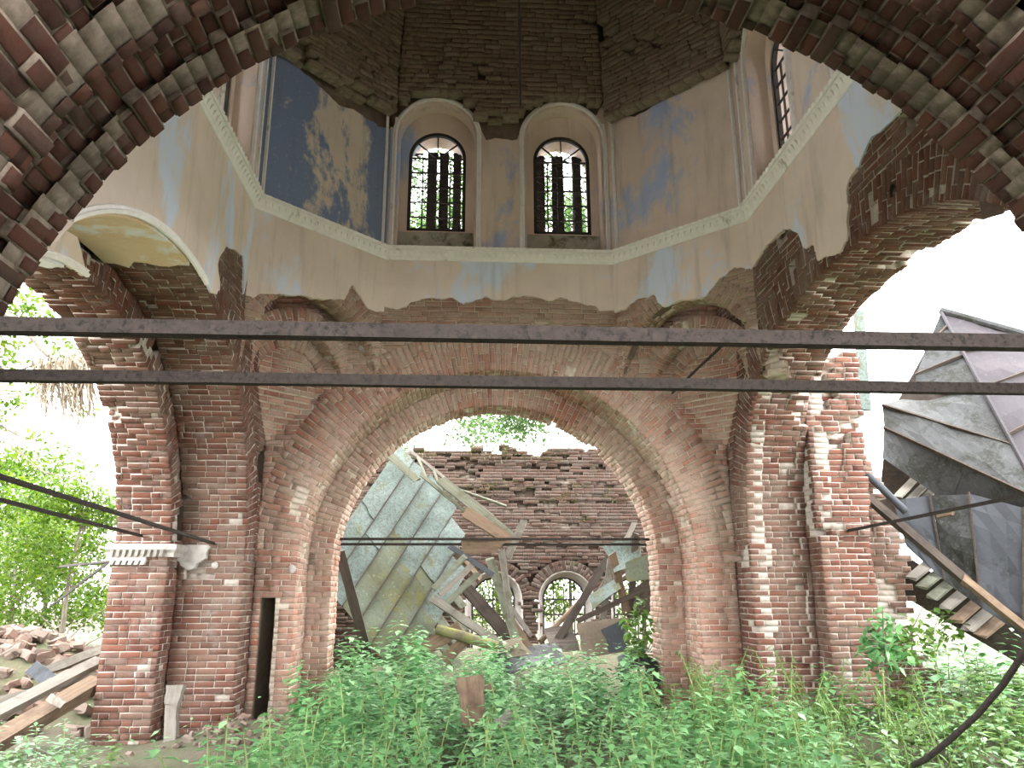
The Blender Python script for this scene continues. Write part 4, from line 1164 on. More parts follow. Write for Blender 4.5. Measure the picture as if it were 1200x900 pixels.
# ---- loose timbers in the apse
pp('roof_batten', (455, 532, 15.2), (489, 563, 15.0), 8, .05, 'wood_green', 'short greenish batten lying across the top of the apse tin roof')
lad = empty('ladder', atY(515, 556, 15.3))
la, lb, lc_, ld_ = atY(480, 528, 15.6), atY(578, 606, 15.0), atY(493, 556, 15.2), atY(573, 622, 14.8)
plank('ladder_rail', la, lb, .06, .06, 'wood_grey', parent=lad, up=FACE); plank('ladder_rail', lc_, ld_, .06, .06, 'wood_green', parent=lad, up=FACE)
for f in (.1, .3, .5, .7, .9): plank('ladder_rung', la.lerp(lb, f), lc_.lerp(ld_, f), .045, .045, 'wood_green', parent=lad, up=FACE)
for o in lad.children: o.matrix_parent_inverse = Matrix.Translation(-V3(lad.location))
tag(lad, 'old wooden ladder lying along the upper edge of the green tin roof', 'ladder')
pp('pole', (538, 574, 15.1), (593, 593, 15.6), 3.5, 0, 'wood_green', 'thin green pole jutting right from the ladder end', 'pole', log=True)
pp('timber', (516, 562, 15.0), (602, 632, 14.6), 11, .10, 'wood_green', 'long greenish beam under the ladder along the torn roof edge', 'timber')
pp('timber', (545, 600, 14.7), (598, 634, 14.4), 13, .08, 'wood_brown', 'tan splintered beam end above the hanging rusty sheet', 'timber')
pp('plank', (595, 652, 14.2), (614, 611, 14.3), 9, .05, 'wood_grey', 'short pale plank standing up at the centre crossing')
pp('plank', (574, 655, 14.3), (606, 755, 14.0), 10, .05, 'wood_green', 'long pale upright plank leaning before the left apse window')
pp('plank', (588, 645, 14.1), (598, 722, 14.0), 8, .04, 'wood_grey', 'second upright plank crossing the long pale one')
pp('plank', (584, 690, 14.5), (622, 745, 14.2), 5, .04, 'wood_grey', 'thin slanting lath right of the upright planks')
pp('timber', (505, 700, 14.0), (590, 758, 13.7), 9, .10, 'wood_grey', 'grey beam sloping down right below the green roof', 'timber')
pp('log', (512, 737, 13.8), (584, 758, 13.6), 12, 0, 'wood_moss', 'mossy yellow-green log lying in the debris', 'log', log=True)
pp('timber', (547, 690, 14.6), (600, 750, 14.2), 14, .12, 'wood_dark', 'dark heavy beam sloping in front of the left apse window', 'timber')
pp('timber', (596, 722, 14.3), (622, 760, 14.1), 7, .07, 'wood_brown', 'short brown beam below the upright planks', 'timber')
pp('timber', (398, 645, 13.5), (430, 765, 13.5), 11, .10, 'wood_dark', 'dark rotten beam standing beside the left jamb under the tin', 'timber')
pp('plank', (527, 640, 14.4), (577, 673, 14.2), 6, .02, 'tin_pale', 'pale tin strip along the torn lower roof edge', 'tin strip')
for k, (a, b, w_) in enumerate((((508, 690, 14.1), (545, 652, 14.3), 7), ((516, 697, 14.1), (556, 660, 14.3), 7), ((524, 706, 14.1), (560, 672, 14.3), 7), ((497, 760, 13.8), (540, 735, 14.0), 16), ((520, 775, 13.7), (552, 742, 13.9), 13))):
    pp('plank', a, b, w_, .03, ('wood_green', 'wood_grey', 'wood_green', 'wood_brown', 'wood_brown')[k],
       ('upper of the three green boards poking from the roof corner', 'middle of the three green boards poking from the roof corner', 'lowest of the three green boards poking from the roof corner', 'broad brown board below the green tin roof', 'broad brown board lowest in the debris')[k])
pp('pole', (633, 752, 14.4), (680, 704, 14.8), 6, 0, 'wood_brown', 'tan pole leaning across the pale-framed apse window', 'pole', log=True)
pp('timber', (655, 748, 14.0), (714, 652, 14.6), 9, .08, 'wood_dark', 'long dark rafter leaning right towards the right jamb', 'timber')
pp('plank', (717, 648, 14.0), (734, 716, 13.9), 9, .05, 'wood_brown', 'upright pinkish board in the torn tin on the right')
pp('plank', (706, 728, 13.9), (716, 655, 14.2), 8, .05, 'wood_grey', 'grey upright board beside the pinkish one')
pp('plank', (676, 728, 13.7), (758, 690, 13.8), 6, .04, 'wood_dark', 'dark batten crossing the torn tin sheets')
pp('plank', (738, 735, 13.9), (745, 625, 14.1), 8, .05, 'wood_dark', 'dark post standing near the right jamb behind torn tin', 'post')
pp('plank', (700, 700, 14.4), (744, 612, 14.8), 6, .05, 'wood_grey', 'grey lath rising to the right jamb above the torn tin')
def loose_sheet(pts, mat, label, name='tin_sheet', bulge=.10, cat='tin sheet', seed=1, nu=8, nv=6):
    q = [atY(*p) for p in pts]
    o = tin_panel(name, q, mat, None, nu, nv, bulge, .012, seed, .05); tag(o, label, cat); return o
loose_sheet(((538, 631, 13.0), (597, 630, 13.0), (583, 648, 12.95), (545, 648, 12.95)), 'wood_brown', 'rusty brown sheet hanging on the far tie rods', 'rusty_sheet', .05, seed=2)
loose_sheet(((706, 640, 14.3), (748, 628, 14.1), (752, 662, 13.9), (722, 672, 13.9)), 'tin_green', 'pale green torn tin sheet at the top right of the debris', seed=3)
loose_sheet(((732, 660, 13.8), (760, 650, 13.7), (760, 680, 13.6), (734, 682, 13.7)), 'tin_moss', 'yellowish curled tin sheet against the right jamb', seed=4)
loose_sheet(((690, 700, 14.0), (722, 676, 14.0), (728, 690, 13.8), (694, 716, 13.8)), 'tin_green', 'green tin strip curling down from the leaning rafter', seed=5)
loose_sheet(((676, 730, 13.6), (736, 724, 13.5), (738, 764, 13.4), (684, 770, 13.4)), 'tin_tan', 'tan rusted tin sheet leaning upright low on the right', seed=6)
loose_sheet(((704, 738, 13.45), (730, 726, 13.4), (736, 762, 13.3), (716, 764, 13.35)), 'tin_pale', 'small pale square of tin on the tan sheet', seed=7, bulge=.04)
loose_sheet(((724, 772, 13.0), (756, 756, 12.9), (762, 778, 12.8), (728, 786, 12.8)), 'tin_pale', 'bluish tin flap lying near the foot of the right jamb', seed=8)
loose_sheet(((588, 752, 13.7), (610, 748, 13.7), (622, 768, 13.5), (596, 772, 13.5)), 'tin_tan', 'small cream bent tin flap in the centre of the debris', seed=9)
loose_sheet(((570, 770, 13.6), (650, 752, 13.9), (668, 776, 13.2), (588, 790, 13.1)), 'tin_grey', 'grey tin sheet lying flat in the centre above the nettles', seed=10)
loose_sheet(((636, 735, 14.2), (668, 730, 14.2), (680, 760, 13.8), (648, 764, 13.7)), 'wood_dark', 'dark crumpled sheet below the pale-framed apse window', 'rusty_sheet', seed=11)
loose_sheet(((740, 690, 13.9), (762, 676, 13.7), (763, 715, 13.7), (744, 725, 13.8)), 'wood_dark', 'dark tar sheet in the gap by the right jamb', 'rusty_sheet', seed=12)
# dark drum-like can in the corner by the right jamb
P = atY(752, 790, 12.9); mb = MB(); mb.tube([P+V3((-.1, .3, .02)), P+V3((-.02, .05, .03)), P+V3((0, -.25, .03))], .26, 18, cap=False)
mb.tube([P+V3((0, -.25, .03)), P+V3((.003, -.265, .03))], .27, 18, cap=False)
o = mb.build('tin_drum', 'black_iron', smooth=True); tag(o, 'dark open rusted tin drum lying by the right jamb', 'drum')

# ---- roof outside the right arch
rootR = empty('fallen_hipped_roof', (7.0, 10.5, .5))
S = lambda p: atY(*p)
# seam lines of the grey slope: left end, right end at the hip
hip_a, hip_b = S((1103, 366, 12.6)), S((1216, 575, 10.0))
gl = [((1103, 366, 12.6), 0.0), ((1084, 412, 12.3), .10), ((1073, 440, 12.1), .30), ((1074, 463, 12.0), .52), ((1034, 476, 11.9), .80), ((1036, 502, 11.7), 1.05)]
lines = [(S(p), hip_a.lerp(hip_b, f)) for p, f in gl]
nR = (lines[2][1]-lines[2][0]).cross(lines[4][0]-lines[2][0]).normalized(); nR = nR if nR.dot(CAM-lines[2][0]) > 0 else -nR
for k in range(len(lines)-1):
    a, b = lines[k]; d, c = lines[k+1]
    tin_panel('tin_panel', (a, b, c, d), 'tin_grey', rootR, seed=40+k, bulge=.06)
    if k: seam(a, b, rootR, 'wood_dark', n=nR, w_=.03, h=.05)
a, b = lines[-1]; low = (S((1034, 536, 11.5)), S((1113, 590, 11.0)))
tin_panel('tin_panel', (a, a.lerp(b, .55), low[1], low[0]), 'tin_grey', rootR, seed=48)
seam(lines[-1][0], lines[-1][1], rootR, 'wood_dark', n=nR, w_=.03, h=.05)
tin_panel('tin_panel', (a.lerp(b, .53), b, S((1216, 622, 10.1)), low[1]), 'tin_grey', rootR, seed=49)
# right slope: pinkish
rg = [(0.0, (1215, 398, 11.6)), (.28, (1230, 395, 11.5)), (.5, (1250, 420, 11.0)), (.75, (1260, 470, 10.6)), (1.05, (1270, 540, 10.0))]
rl = [(hip_a.lerp(hip_b, f), S(p)) for f, p in rg]
for k in range(len(rl)-1):
    a, b = rl[k]; d, c = rl[k+1]
    tin_panel('tin_panel', (a, b, c, d), 'tin_pink', rootR, seed=60+k, bulge=.05)
    if k: seam(a, b, rootR, 'wood_dark', n=nR, w_=.03, h=.05)
mb = MB(); mb.tube([hip_a+nR*.03, hip_a.lerp(hip_b, .5)+nR*.05, hip_b+nR*.03], .03, 6); mb.build('hip_roll', 'tin_pink', rootR)
mb = MB(); mb.tube([hip_a+V3((0, 0, .03)), S((1215, 398, 11.6))+V3((0, 0, .03))], .07, 8); mb.build('ridge_cap', 'tin_grey', rootR)
# lower sheet
lo = [((1048, 588, 11.2), (1062, 640, 11.0)), ((1090, 580, 10.9), (1108, 682, 10.6)), ((1136, 578, 10.5), (1150, 712, 10.2)), ((1200, 596, 10.0), (1200, 745, 9.8)), ((1260, 600, 9.5), (1260, 790, 9.4))]
for k in range(4):
    a, b = S(lo[k][0]), S(lo[k][1]); d, c = S(lo[k+1][0]), S(lo[k+1][1])
    tin_panel('tin_panel', (a, b, c, d), ('tin_pale', 'tin_grey', 'tin_pale', 'tin_grey')[k], rootR, seed=80+k, bulge=.08)
    if k: seam(a, b, rootR, 'wood_dark', n=nR)
# sheathing board ends below the lower edge
for k, (x, y) in enumerate(((1068, 676), (1078, 688), (1091, 700), (1106, 712), (1120, 726), (1133, 736), (1148, 744))):
    Yb = 10.75-.09*k; e = S((x, y, Yb)); st = S((x+52, y-52, Yb+.25))-nR*.12
    plank('sheathing_board', st, e-nR*.02, .16, .035, ('wood_grey', 'wood_green', 'wood_green', 'wood_grey', 'wood_brown', 'wood_grey', 'wood_brown')[k], parent=rootR, up=nR, seg=3)
for k, (a, b) in enumerate((((1052, 582), (1075, 558)), ((1062, 590), (1086, 566)), ((1074, 594), (1096, 572)))):
    plank('sheathing_board', S((*a, 11.35)), S((*b, 11.55)), .13, .03, 'wood_grey', parent=rootR, up=nR, seg=3)
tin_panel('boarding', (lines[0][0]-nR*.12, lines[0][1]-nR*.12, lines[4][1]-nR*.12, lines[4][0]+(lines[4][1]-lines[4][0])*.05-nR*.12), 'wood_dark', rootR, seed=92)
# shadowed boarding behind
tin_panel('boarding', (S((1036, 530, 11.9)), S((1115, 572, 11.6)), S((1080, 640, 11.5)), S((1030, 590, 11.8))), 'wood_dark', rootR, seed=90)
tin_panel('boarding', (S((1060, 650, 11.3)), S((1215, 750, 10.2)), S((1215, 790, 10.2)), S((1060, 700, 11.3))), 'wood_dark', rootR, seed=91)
for o in rootR.children: o.matrix_parent_inverse = Matrix.Translation(-V3(rootR.location))
tag(rootR, 'big fallen grey and pinkish tin roof outside the right arch', 'roof')
pp('timber', (1010, 577, 10.9), (1135, 684, 10.2), 10, .10, 'wood_dark', 'long dark charred beam lying over the lower tin on the right', 'timber')
pp('timber', (1128, 678, 10.2), (1215, 748, 9.7), 9, .09, 'wood_brown', 'brown beam end continuing the charred beam to the right edge', 'timber')
pp('pole', (1016, 556, 11.0), (1062, 600, 10.8), 9, 0, 'tin_pale', 'pale round pole end beside the right pier', 'pole', log=True)
pp('plank', (1006, 366, 12.4), (1014, 480, 12.2), 12, .05, 'tin_green', 'upright green-painted board behind the right pier top')
pp('plank', (1098, 604, 10.0), (1118, 600, 9.6), 7, .04, 'wood_brown', 'short orange-brown wood splinter on the right tie rod', 'splinter')

# ================================================================== left: post, timbers on rubble, rubble
ps = empty('wooden_post', atY(199, 905, 10.1))
A, B = atY(199, 915, 10.1), atY(202, 826, 10.35)
plank('shaft', A, B, .135, .12, 'wood_grey', parent=ps, up=(0, -1, 0))
A, B = atY(201, 828, 10.34), atY(207, 802, 10.38)
plank('split_head', A, B, .15, .12, 'wood_grey', parent=ps, up=(0, -1, 0), taper=1.35)
for o in ps.children: o.matrix_parent_inverse = Matrix.Translation(-V3(ps.location))
tag(ps, 'grey wooden post with split wider head leaning on the left pier', 'post')
for k, (a, b, w_, t, m_, lab) in enumerate((
        ((-30, 850, 9.4), (116, 775, 11.2), 14, .09, 'wood_grey', 'grey beam lying on the rubble heap, second from top'),
        ((-30, 885, 9.0), (114, 800, 10.9), 20, .16, 'wood_brown', 'thick grey-brown beam lowest on the left rubble'),
        ((45, 790, 11.0), (117, 762, 11.4), 10, .07, 'wood_grey', 'upper grey plank poking out behind the left pier'),
        ((58, 800, 10.8), (117, 775, 11.3), 9, .06, 'wood_grey', 'lower grey plank poking out behind the left pier'),
        ((-20, 826, 9.9), (112, 792, 11.0), 8, .05, 'wood_grey', 'thin weathered lath across the left rubble timbers'),
        ((60, 818, 10.0), (74, 826, 9.9), 9, .05, 'wood_grey', 'short offcut lying on the thick left beam'),
        ((38, 782, 10.9), (62, 800, 10.8), 16, .02, 'tin_pale', 'bluish tin scrap at the end of the left planks'))):
    pp('timber' if t > .08 else 'plank', a, b, w_, t, m_, lab, 'timber' if t > .08 else 'plank')
def stone_mesh(seed, r=.5):
    bm = bmesh.new(); bmesh.ops.create_cube(bm, size=1.0)
    rr = random.Random(seed)
    bmesh.ops.bevel(bm, geom=bm.edges[:], offset=.14, segments=1, affect='EDGES')
    for v in bm.verts: v.co = V3((v.co.x*1.0, v.co.y*.62, v.co.z*.46))+V3((rr.uniform(-.09, .09), rr.uniform(-.07, .07), rr.uniform(-.07, .07)))
    me = bpy.data.meshes.new('rubble_brick'); bm.to_mesh(me); bm.free()
    a = me.attributes.new('bc', 'FLOAT_COLOR', 'POINT'); c = (rr.random(), rr.random(), .5, 1)
    a.data.foreach_set('color', list(c)*len(me.vertices)); return me
brick_mat('brick_rubble', [tuple(2.2*v for v in c) for c in PALE], (.20, .165, .135), .42, .30, white=(.3, .27, .25))
STN = [stone_mesh(i) for i in range(14)]
for m_ in STN: m_.materials.append(MATS['brick_rubble'])
def rubble(n, cx, cy, sx_, sy_, lab, grp, smin=.10, smax=.30, up=0.0, cond=None):
    k = 0; t = 0
    while k < n and t < n*20:
        t += 1
        x, y = random.gauss(cx, sx_), random.gauss(cy, sy_)
        if cond and not cond(x, y): continue
        px, py, _ = project((x, y, gz(x, y)))
        if not (-30 < px < 1230 and py < 930): continue
        o = bpy.data.objects.new('rubble_brick', STN[random.randrange(14)]); COL.objects.link(o)
        s_ = random.uniform(smin, smax); o.scale = (s_, s_, s_*random.uniform(.8, 1.3))
        o.location = (x, y, gz(x, y)+s_*.12+up); o.rotation_euler = (random.uniform(-.5, .5), random.uniform(-.5, .5), random.uniform(0, 6.3))
        tag(o, lab, 'rubble', grp); k += 1
rubble(230, -7.4, 12.6, 1.1, 1.2, 'broken brick lying in the heap outside the left arch', 'bricks of the left rubble heap', .12, .34, cond=lambda x, y: x < -5.2)
rubble(50, -3.2, 10.2, .35, .35, 'small brick fragment at the foot of the left pier beside the slot', 'fragments by the left pier foot', .06, .14)
rubble(60, 2.2, 12.6, 1.0, 1.2, 'brick fragment among weeds near the foot of the right jamb', 'fragments by the right jamb', .07, .2)
# stump block, timber block
P = atY(556, 850, 8.9)
st = plank('stump', P, P+V3((-.05, .05, .48)), .27, .24, 'wood_brown', 'short pale wooden block standing among the nettles at centre', 'stump', up=(0, -1, 0), log=True, taper=1.08)
P = atY(582, 850, 8.7); plank('offcut', P, P+V3((.14, .0, .1)), .11, .09, 'wood_grey', 'small squared offcut beside the wooden block in the nettles', 'offcut')
pp('plank', (536, 808, 9.6), (578, 806, 9.8), 9, .08, 'wood_brown', 'dark flat board lying behind the wooden block')
P = atY(847, 838, 11.2); plank('timber_block', P, P+V3((0, .03, .35)), .22, .16, 'wood_brown', 'small tan timber block against the foot of the far right pier', 'timber block', up=(0, -1, 0))
# ================================================================== VEGETATION
def leaf_mat(name, c1, c2, c3, trans=.45, sc=1.0):
    m, ns, ls, b = new_mat(name)
    at = ns.new('ShaderNodeAttribute'); at.attribute_name = 'bc'
    sep = ns.new('ShaderNodeSeparateColor'); ls.new(at.outputs['Color'], sep.inputs['Color'])
    rp = ramp(ns, [(0, c1), (.55, c2), (1, c3)]); ls.new(sep.outputs['Red'], rp.inputs['Fac'])
    n = noise_tex(ns, ls, sc, 3, .6, wpos(ns))
    c = mix(ns, ls, step(ns, ls, n.outputs['Fac'], .4, .65), rp.outputs['Color'], mix(ns, ls, .5, rp.outputs['Color'], c1))
    ls.new(c, b.inputs['Base Color']); b.inputs['Roughness'].default_value = .45; b.inputs['Specular IOR Level'].default_value = .3
    tr = ns.new('ShaderNodeBsdfTranslucent'); ls.new(c, tr.inputs['Color'])
    mx = ns.new('ShaderNodeMixShader'); mx.inputs['Fac'].default_value = trans
    ls.new(b.outputs[0], mx.inputs[1]); ls.new(tr.outputs[0], mx.inputs[2]); ls.new(mx.outputs[0], ns['Material Output'].inputs['Surface'])
    return m
leaf_mat('leaf_nettle', (.065, .19, .06), (.17, .38, .135), (.32, .54, .26), .3)
leaf_mat('leaf_herb', (0.068, 0.152, 0.028), (0.120, 0.232, 0.048), (0.184, 0.296, 0.072), .4)
leaf_mat('leaf_broad', (0.072, 0.160, 0.028), (0.128, 0.232, 0.040), (0.200, 0.304, 0.072), .4)
leaf_mat('leaf_tree', (.035, .085, .006), (.085, .16, .010), (.17, .24, .022), .5, .25)
leaf_mat('leaf_birch', (0.037, 0.081, 0.022), (0.062, 0.130, 0.031), (0.105, 0.186, 0.050), .5, .2)
leaf_mat('leaf_moss', (0.056, 0.062, 0.012), (0.081, 0.087, 0.019), (0.105, 0.105, 0.031), .2)
simple_mat('stem_green', (.16, .24, .07), (.22, .28, .10), 8, .8, bump_s=0)
simple_mat('bark', (.17, .14, .11), (.09, .075, .06), 7, .95, stretch_v=(3, 3, .6))
simple_mat('birch_bark', (.55, .53, .49), (.35, .33, .30), 4, .9, stretch_v=(1, 1, 3))
simple_mat('root_fibre', (.40, .34, .26), (.24, .20, .145), 20, .95)
LEAFV = np.array([(0, 0, 0), (.42, .5, .03), (1.0, 0, -.12), (.42, -.5, .03), (.45, 0, -.05)])
LEAFT = np.array([(0, 3, 4), (3, 2, 4), (0, 4, 1), (4, 2, 1)])
def leaves_mesh(name, pos, dirs, ups, ln, wd, mat, cval=None):
    pos, dirs, ups = [np.asarray(a, float) for a in (pos, dirs, ups)]; ln, wd = np.asarray(ln, float), np.asarray(wd, float)
    n = len(pos); d = dirs/np.linalg.norm(dirs, axis=1)[:, None]
    s_ = np.cross(ups, d); s_ /= np.linalg.norm(s_, axis=1)[:, None]+1e-9; u = np.cross(d, s_)
    L = LEAFV[None]
    v = pos[:, None]+d[:, None]*(L[..., 0:1]*ln[:, None, None])+s_[:, None]*(L[..., 1:2]*wd[:, None, None])+u[:, None]*(L[..., 2:3]*ln[:, None, None])
    f = (LEAFT[None]+(np.arange(n)*5)[:, None, None]).reshape(-1, 3)
    me = bpy.data.meshes.new(name); me.vertices.add(n*5); me.vertices.foreach_set('co', v.astype(np.float32).ravel())
    me.loops.add(len(f)*3); me.loops.foreach_set('vertex_index', f.astype(np.int32).ravel())
    me.polygons.add(len(f)); me.polygons.foreach_set('loop_start', np.arange(0, len(f)*3, 3, dtype=np.int32)); me.polygons.foreach_set('loop_total', np.full(len(f), 3, np.int32))
    a = me.attributes.new('bc', 'FLOAT_COLOR', 'POINT')
    cv_ = rng.random(n) if cval is None else np.asarray(cval)
    a.data.foreach_set('color', np.repeat(np.stack([cv_, cv_, cv_, np.ones(n)], 1), 5, axis=0).astype(np.float32).ravel())
    me.update(calc_edges=True); me.materials.append(MATS[mat]); return me
def plant_data(r, kind):
    """returns stem polyline and leaf arrays"""
    P, D, Lg, W = [], [], [], []
    if kind == 'nettle':
        h = r.uniform(.55, 1.0); lean = V3((r.gauss(0, .12), r.gauss(0, .12), 0)); n = int(h/.085)
        stem = [V3((0, 0, -.1))]+[lean*(t*t)*h+V3((0, 0, h*t)) for t in np.linspace(.1, 1, 5)]
        a0 = r.uniform(0, 3.14)
        for k in range(n):
            t = .18+.82*(k+.5)/n; p = lean*(t*t)*h+V3((0, 0, h*t)); a = a0+k*math.pi/2
            for s_ in (0, math.pi):
                b = a+s_+r.uniform(-.3, .3); sz = .165*(1-.55*abs(t-.55))*r.uniform(.8, 1.2)
                P.append(p+V3((math.cos(b), math.sin(b), 0))*.02); D.append((math.cos(b), math.sin(b), r.uniform(-.4, .25))); Lg.append(sz); W.append(sz*.6)
        for k in range(4):
            b = r.uniform(0, 6.3); P.append(stem[-1]); D.append((math.cos(b), math.sin(b), .4)); Lg.append(.06); W.append(.035)
    elif kind == 'herb':
        h = r.uniform(.7, 1.15); lean = V3((r.gauss(0, .25), r.gauss(0, .25), 0)); n = int(h/.035)
        stem = [V3((0, 0, -.1))]+[lean*(t*t)*h+V3((0, 0, h*t)) for t in np.linspace(.1, 1, 6)]
        for k in range(n):
            t = .25+.75*(k+.5)/n; p = lean*(t*t)*h+V3((0, 0, h*t)); b = k*2.4
            sz = .16*(1-.4*t)*r.uniform(.8, 1.2); P.append(p); D.append((math.cos(b), math.sin(b), r.uniform(-.9, .0))); Lg.append(sz); W.append(sz*.24)
    else:
        h = r.uniform(.3, .6); stem = [V3((0, 0, -.1)), V3((0, 0, h*.5)), V3((r.gauss(0, .05), r.gauss(0, .05), h))]
        for k in range(9):
            b = k*2.4+r.uniform(-.3, .3); t = r.uniform(.4, 1); sz = r.uniform(.11, .19)
            P.append(stem[2]*t); D.append((math.cos(b), math.sin(b), r.uniform(-.2, .5))); Lg.append(sz); W.append(sz*.72)
    return stem, P, D, Lg, W
def plant_proto(seed, kind, mat):
    r = random.Random(seed); stem, P, D, Lg, W = plant_data(r, kind)
    mb = MB(); mb.tube(stem, [.007]*(len(stem)-1)+[.003], 4); sm = mb.mesh('stem'); sm.materials.append(MATS['stem_green'])
    lm = leaves_mesh('leaves', P, D, [(0, 0, 1)]*len(P), Lg, W, mat)
    return sm, lm
PROT = {'nettle': [plant_proto(100+i, 'nettle', 'leaf_nettle') for i in range(9)],
        'herb': [plant_proto(200+i, 'herb', 'leaf_herb') for i in range(6)],
        'broad': [plant_proto(300+i, 'broad', 'leaf_broad') for i in range(6)]}
PNAME = {'nettle': 'nettle', 'herb': 'tall_herb', 'broad': 'broadleaf_weed'}
def put_plant(kind, x, y, s_, lab, grp):
    sm, lm = random.choice(PROT[kind])
    o = bpy.data.objects.new(PNAME[kind], sm); COL.objects.link(o)
    o.location = (x, y, gz(x, y)); o.scale = (s_, s_, s_); o.rotation_euler = (0, 0, random.uniform(0, 6.3))
    c = bpy.data.objects.new('leaves', lm); COL.objects.link(c); c.parent = o
    tag(o, lab, 'plant', grp)
def in_zone(x, y):
    """how thickly weeds grow here"""
    if y > 11.2 and abs(x) > 2.35 and y < 13.3 and x < 5: return 0
    if x > 3.1 and y > 10.25 and x < 5.3: return 0
    if x < -2.45 and y > 6: return 1.0 if (-6.6 < x < -3.95 and 7.4 < y < 9.0) else 0
    if x > 5.4 and y > 10.2: return 1.0
    if y > 13.6: return 0
    if 1.9 < x < 2.5 and y > 10.0: return .25
    if .9 < x < 2.4 and y > 11.6: return .15
    if abs(x+.62) < .32 and 7.6 < y < 8.95: return 0        # clearing before the block
    return 1.0
spots = []
k = 0
while len(spots) < 1150 and k < 40000:
    k += 1
    x, y = random.uniform(-6.6, 10.0), random.uniform(5.6, 15.0)
    if random.random() > in_zone(x, y)*(.5+.9*(noise.noise(V3((x*.7, y*.7, 8)))+.5)): continue
    px, py, z = project((x, y, gz(x, y)+.4))
    if not (-40 < px < 1240 and py < 960): continue
    if px > 1100 and py > 905: continue
    spots.append((z, x, y))
spots.sort()
cnt = {'nettle': 0, 'herb': 0, 'broad': 0}
rest = []
for z, x, y in spots:
    right = max(0, min(1, (x-1.6)/1.5))
    u = random.random()
    kind = 'nettle'
    if u < right*.85: kind = 'herb' if (random.random() < .55 and x < 4.2) else 'broad'
    elif x < -3.5 and u < .4: kind = 'broad'
    s_ = random.uniform(.75, 1.1)*(1.12 if y > 11 and x < 0 else (.8 if y < 8 else 1.0))
    if x < -3.5: s_ *= .6
    lim = {'nettle': 300, 'herb': 140, 'broad': 200}[kind]
    if cnt[kind] < lim:
        cnt[kind] += 1
        lab, grp = {'nettle': ('green stinging nettle in the dense bed below the far arch', 'nettles in the bed'),
                    'herb': ('tall narrow-leaved herb before the right pier', 'tall herbs at the right'),
                    'broad': ('low bright broad-leaved weed in the right foreground', 'broadleaf weeds')}[kind]
        if x < -3.5 and kind == 'nettle': lab, grp = 'low nettle at the foot of the left pier in the corner', 'nettles by the left pier'
        if x < -3.5 and kind == 'broad': lab, grp = 'low broad-leaved weed at the foot of the left pier in the corner', 'weeds by the left pier'
        put_plant(kind, x, y, s_, lab, grp)
    else: rest.append((kind, x, y, s_))
# the remaining plants and the low leaf carpet: one mass
P, D, Lg, W = [], [], [], []
for kind, x, y, s_ in rest:
    r = random.Random(int(x*1000)); st_, p_, d_, l_, w_ = plant_data(r, kind); o = V3((x, y, gz(x, y)))
    P += [o+q*s_ for q in p_]; D += d_; Lg += [l*s_ for l in l_]; W += [q*s_ for q in w_]
k = 0
while k < 11000:
    x, y = random.uniform(-6.6, 8.2), random.uniform(5.4, 14.2)
    if random.random() > in_zone(x, y)+.04: continue
    k += 1; b = random.uniform(0, 6.3); sz = random.uniform(.05, .12)
    P.append(V3((x, y, gz(x, y)+random.uniform(.03, .34)))); D.append((math.cos(b), math.sin(b), random.uniform(-.5, .3))); Lg.append(sz); W.append(sz*.6)
me = leaves_mesh('undergrowth', [tuple(p) for p in P], D, [(0, 0, 1)]*len(P), Lg, W, 'leaf_nettle')
o = link('undergrowth', me); tag(o, 'low green leaf carpet between the nettles and weeds', 'undergrowth', kind='stuff')
# sapling by the right jamb, vine-like sapling by the right pier
def leaf_cloud(n, blobs, size, r, up=.3):
    P, D, Lg, W = [], [], [], []
    tot = sum(b[3]*b[4]*b[5] for b in blobs)
    for b in blobs:
        for _ in range(int(n*b[3]*b[4]*b[5]/tot)):
            v = V3((r.gauss(0, 1), r.gauss(0, 1), r.gauss(0, 1))).normalized()*(r.random()**.4)
            P.append((b[0]+v.x*b[3], b[1]+v.y*b[4], b[2]+v.z*b[5])); D.append((r.uniform(-1, 1), r.uniform(-1, 1), r.uniform(-.9, .35)))
            s_ = size*r.uniform(.7, 1.3); Lg.append(s_); W.append(s_*.62)
    return P, D, Lg, W
def bush(name, loc, blobs, n, size, mat, label, stems, group=None, cat='bush', seed=1, bark='bark'):
    r = random.Random(seed)
    mb = MB()
    for pts, rad in stems: mb.tube(pts, rad, 6)
    o = mb.build(name, bark); o.location = loc
    P, D, Lg, W = leaf_cloud(n, blobs, size, r)
    c = link('foliage', leaves_mesh('foliage', P, D, [(r.uniform(-.4, .4), r.uniform(-.4, .4), 1) for _ in P], Lg, W, mat), o)
    tag(o, label, cat, group); return o
P_ = atY(748, 772, 12.6)
bush('sapling', P_, [(.02, 0, .45, .26, .22, .30), (.05, 0, .8, .15, .15, .2), (-.05, 0, .15, .2, .2, .15)], 200, .12, 'leaf_broad', 'small bright leafy sapling at the foot of the right jamb', [([(0, 0, -.3), (.02, 0, .5), (.05, 0, .95)], [.012, .01, .004])], seed=4)
P_ = atY(1040, 790, 10.0)
bush('sapling', P_, [(0, 0, .3, .35, .3, .35), (.05, 0, .62, .2, .2, .22)], 190, .14, 'leaf_nettle', 'leafy dark sapling beside the foot of the right pier', [([(0, 0, -.3), (.0, 0, .4), (.04, 0, .8)], [.014, .01, .004])], seed=5)
P_ = atY(1065, 775, 10.6)
bush('sapling', P_, [(0, 0, .3, .4, .3, .3), (.5, 0, .4, .35, .3, .3)], 260, .13, 'leaf_broad', 'leafy green sapling below the board ends of the right roof', [([(0, 0, -.3), (.1, 0, .4), (.3, 0, .7)], [.014, .01, .004])], seed=6)
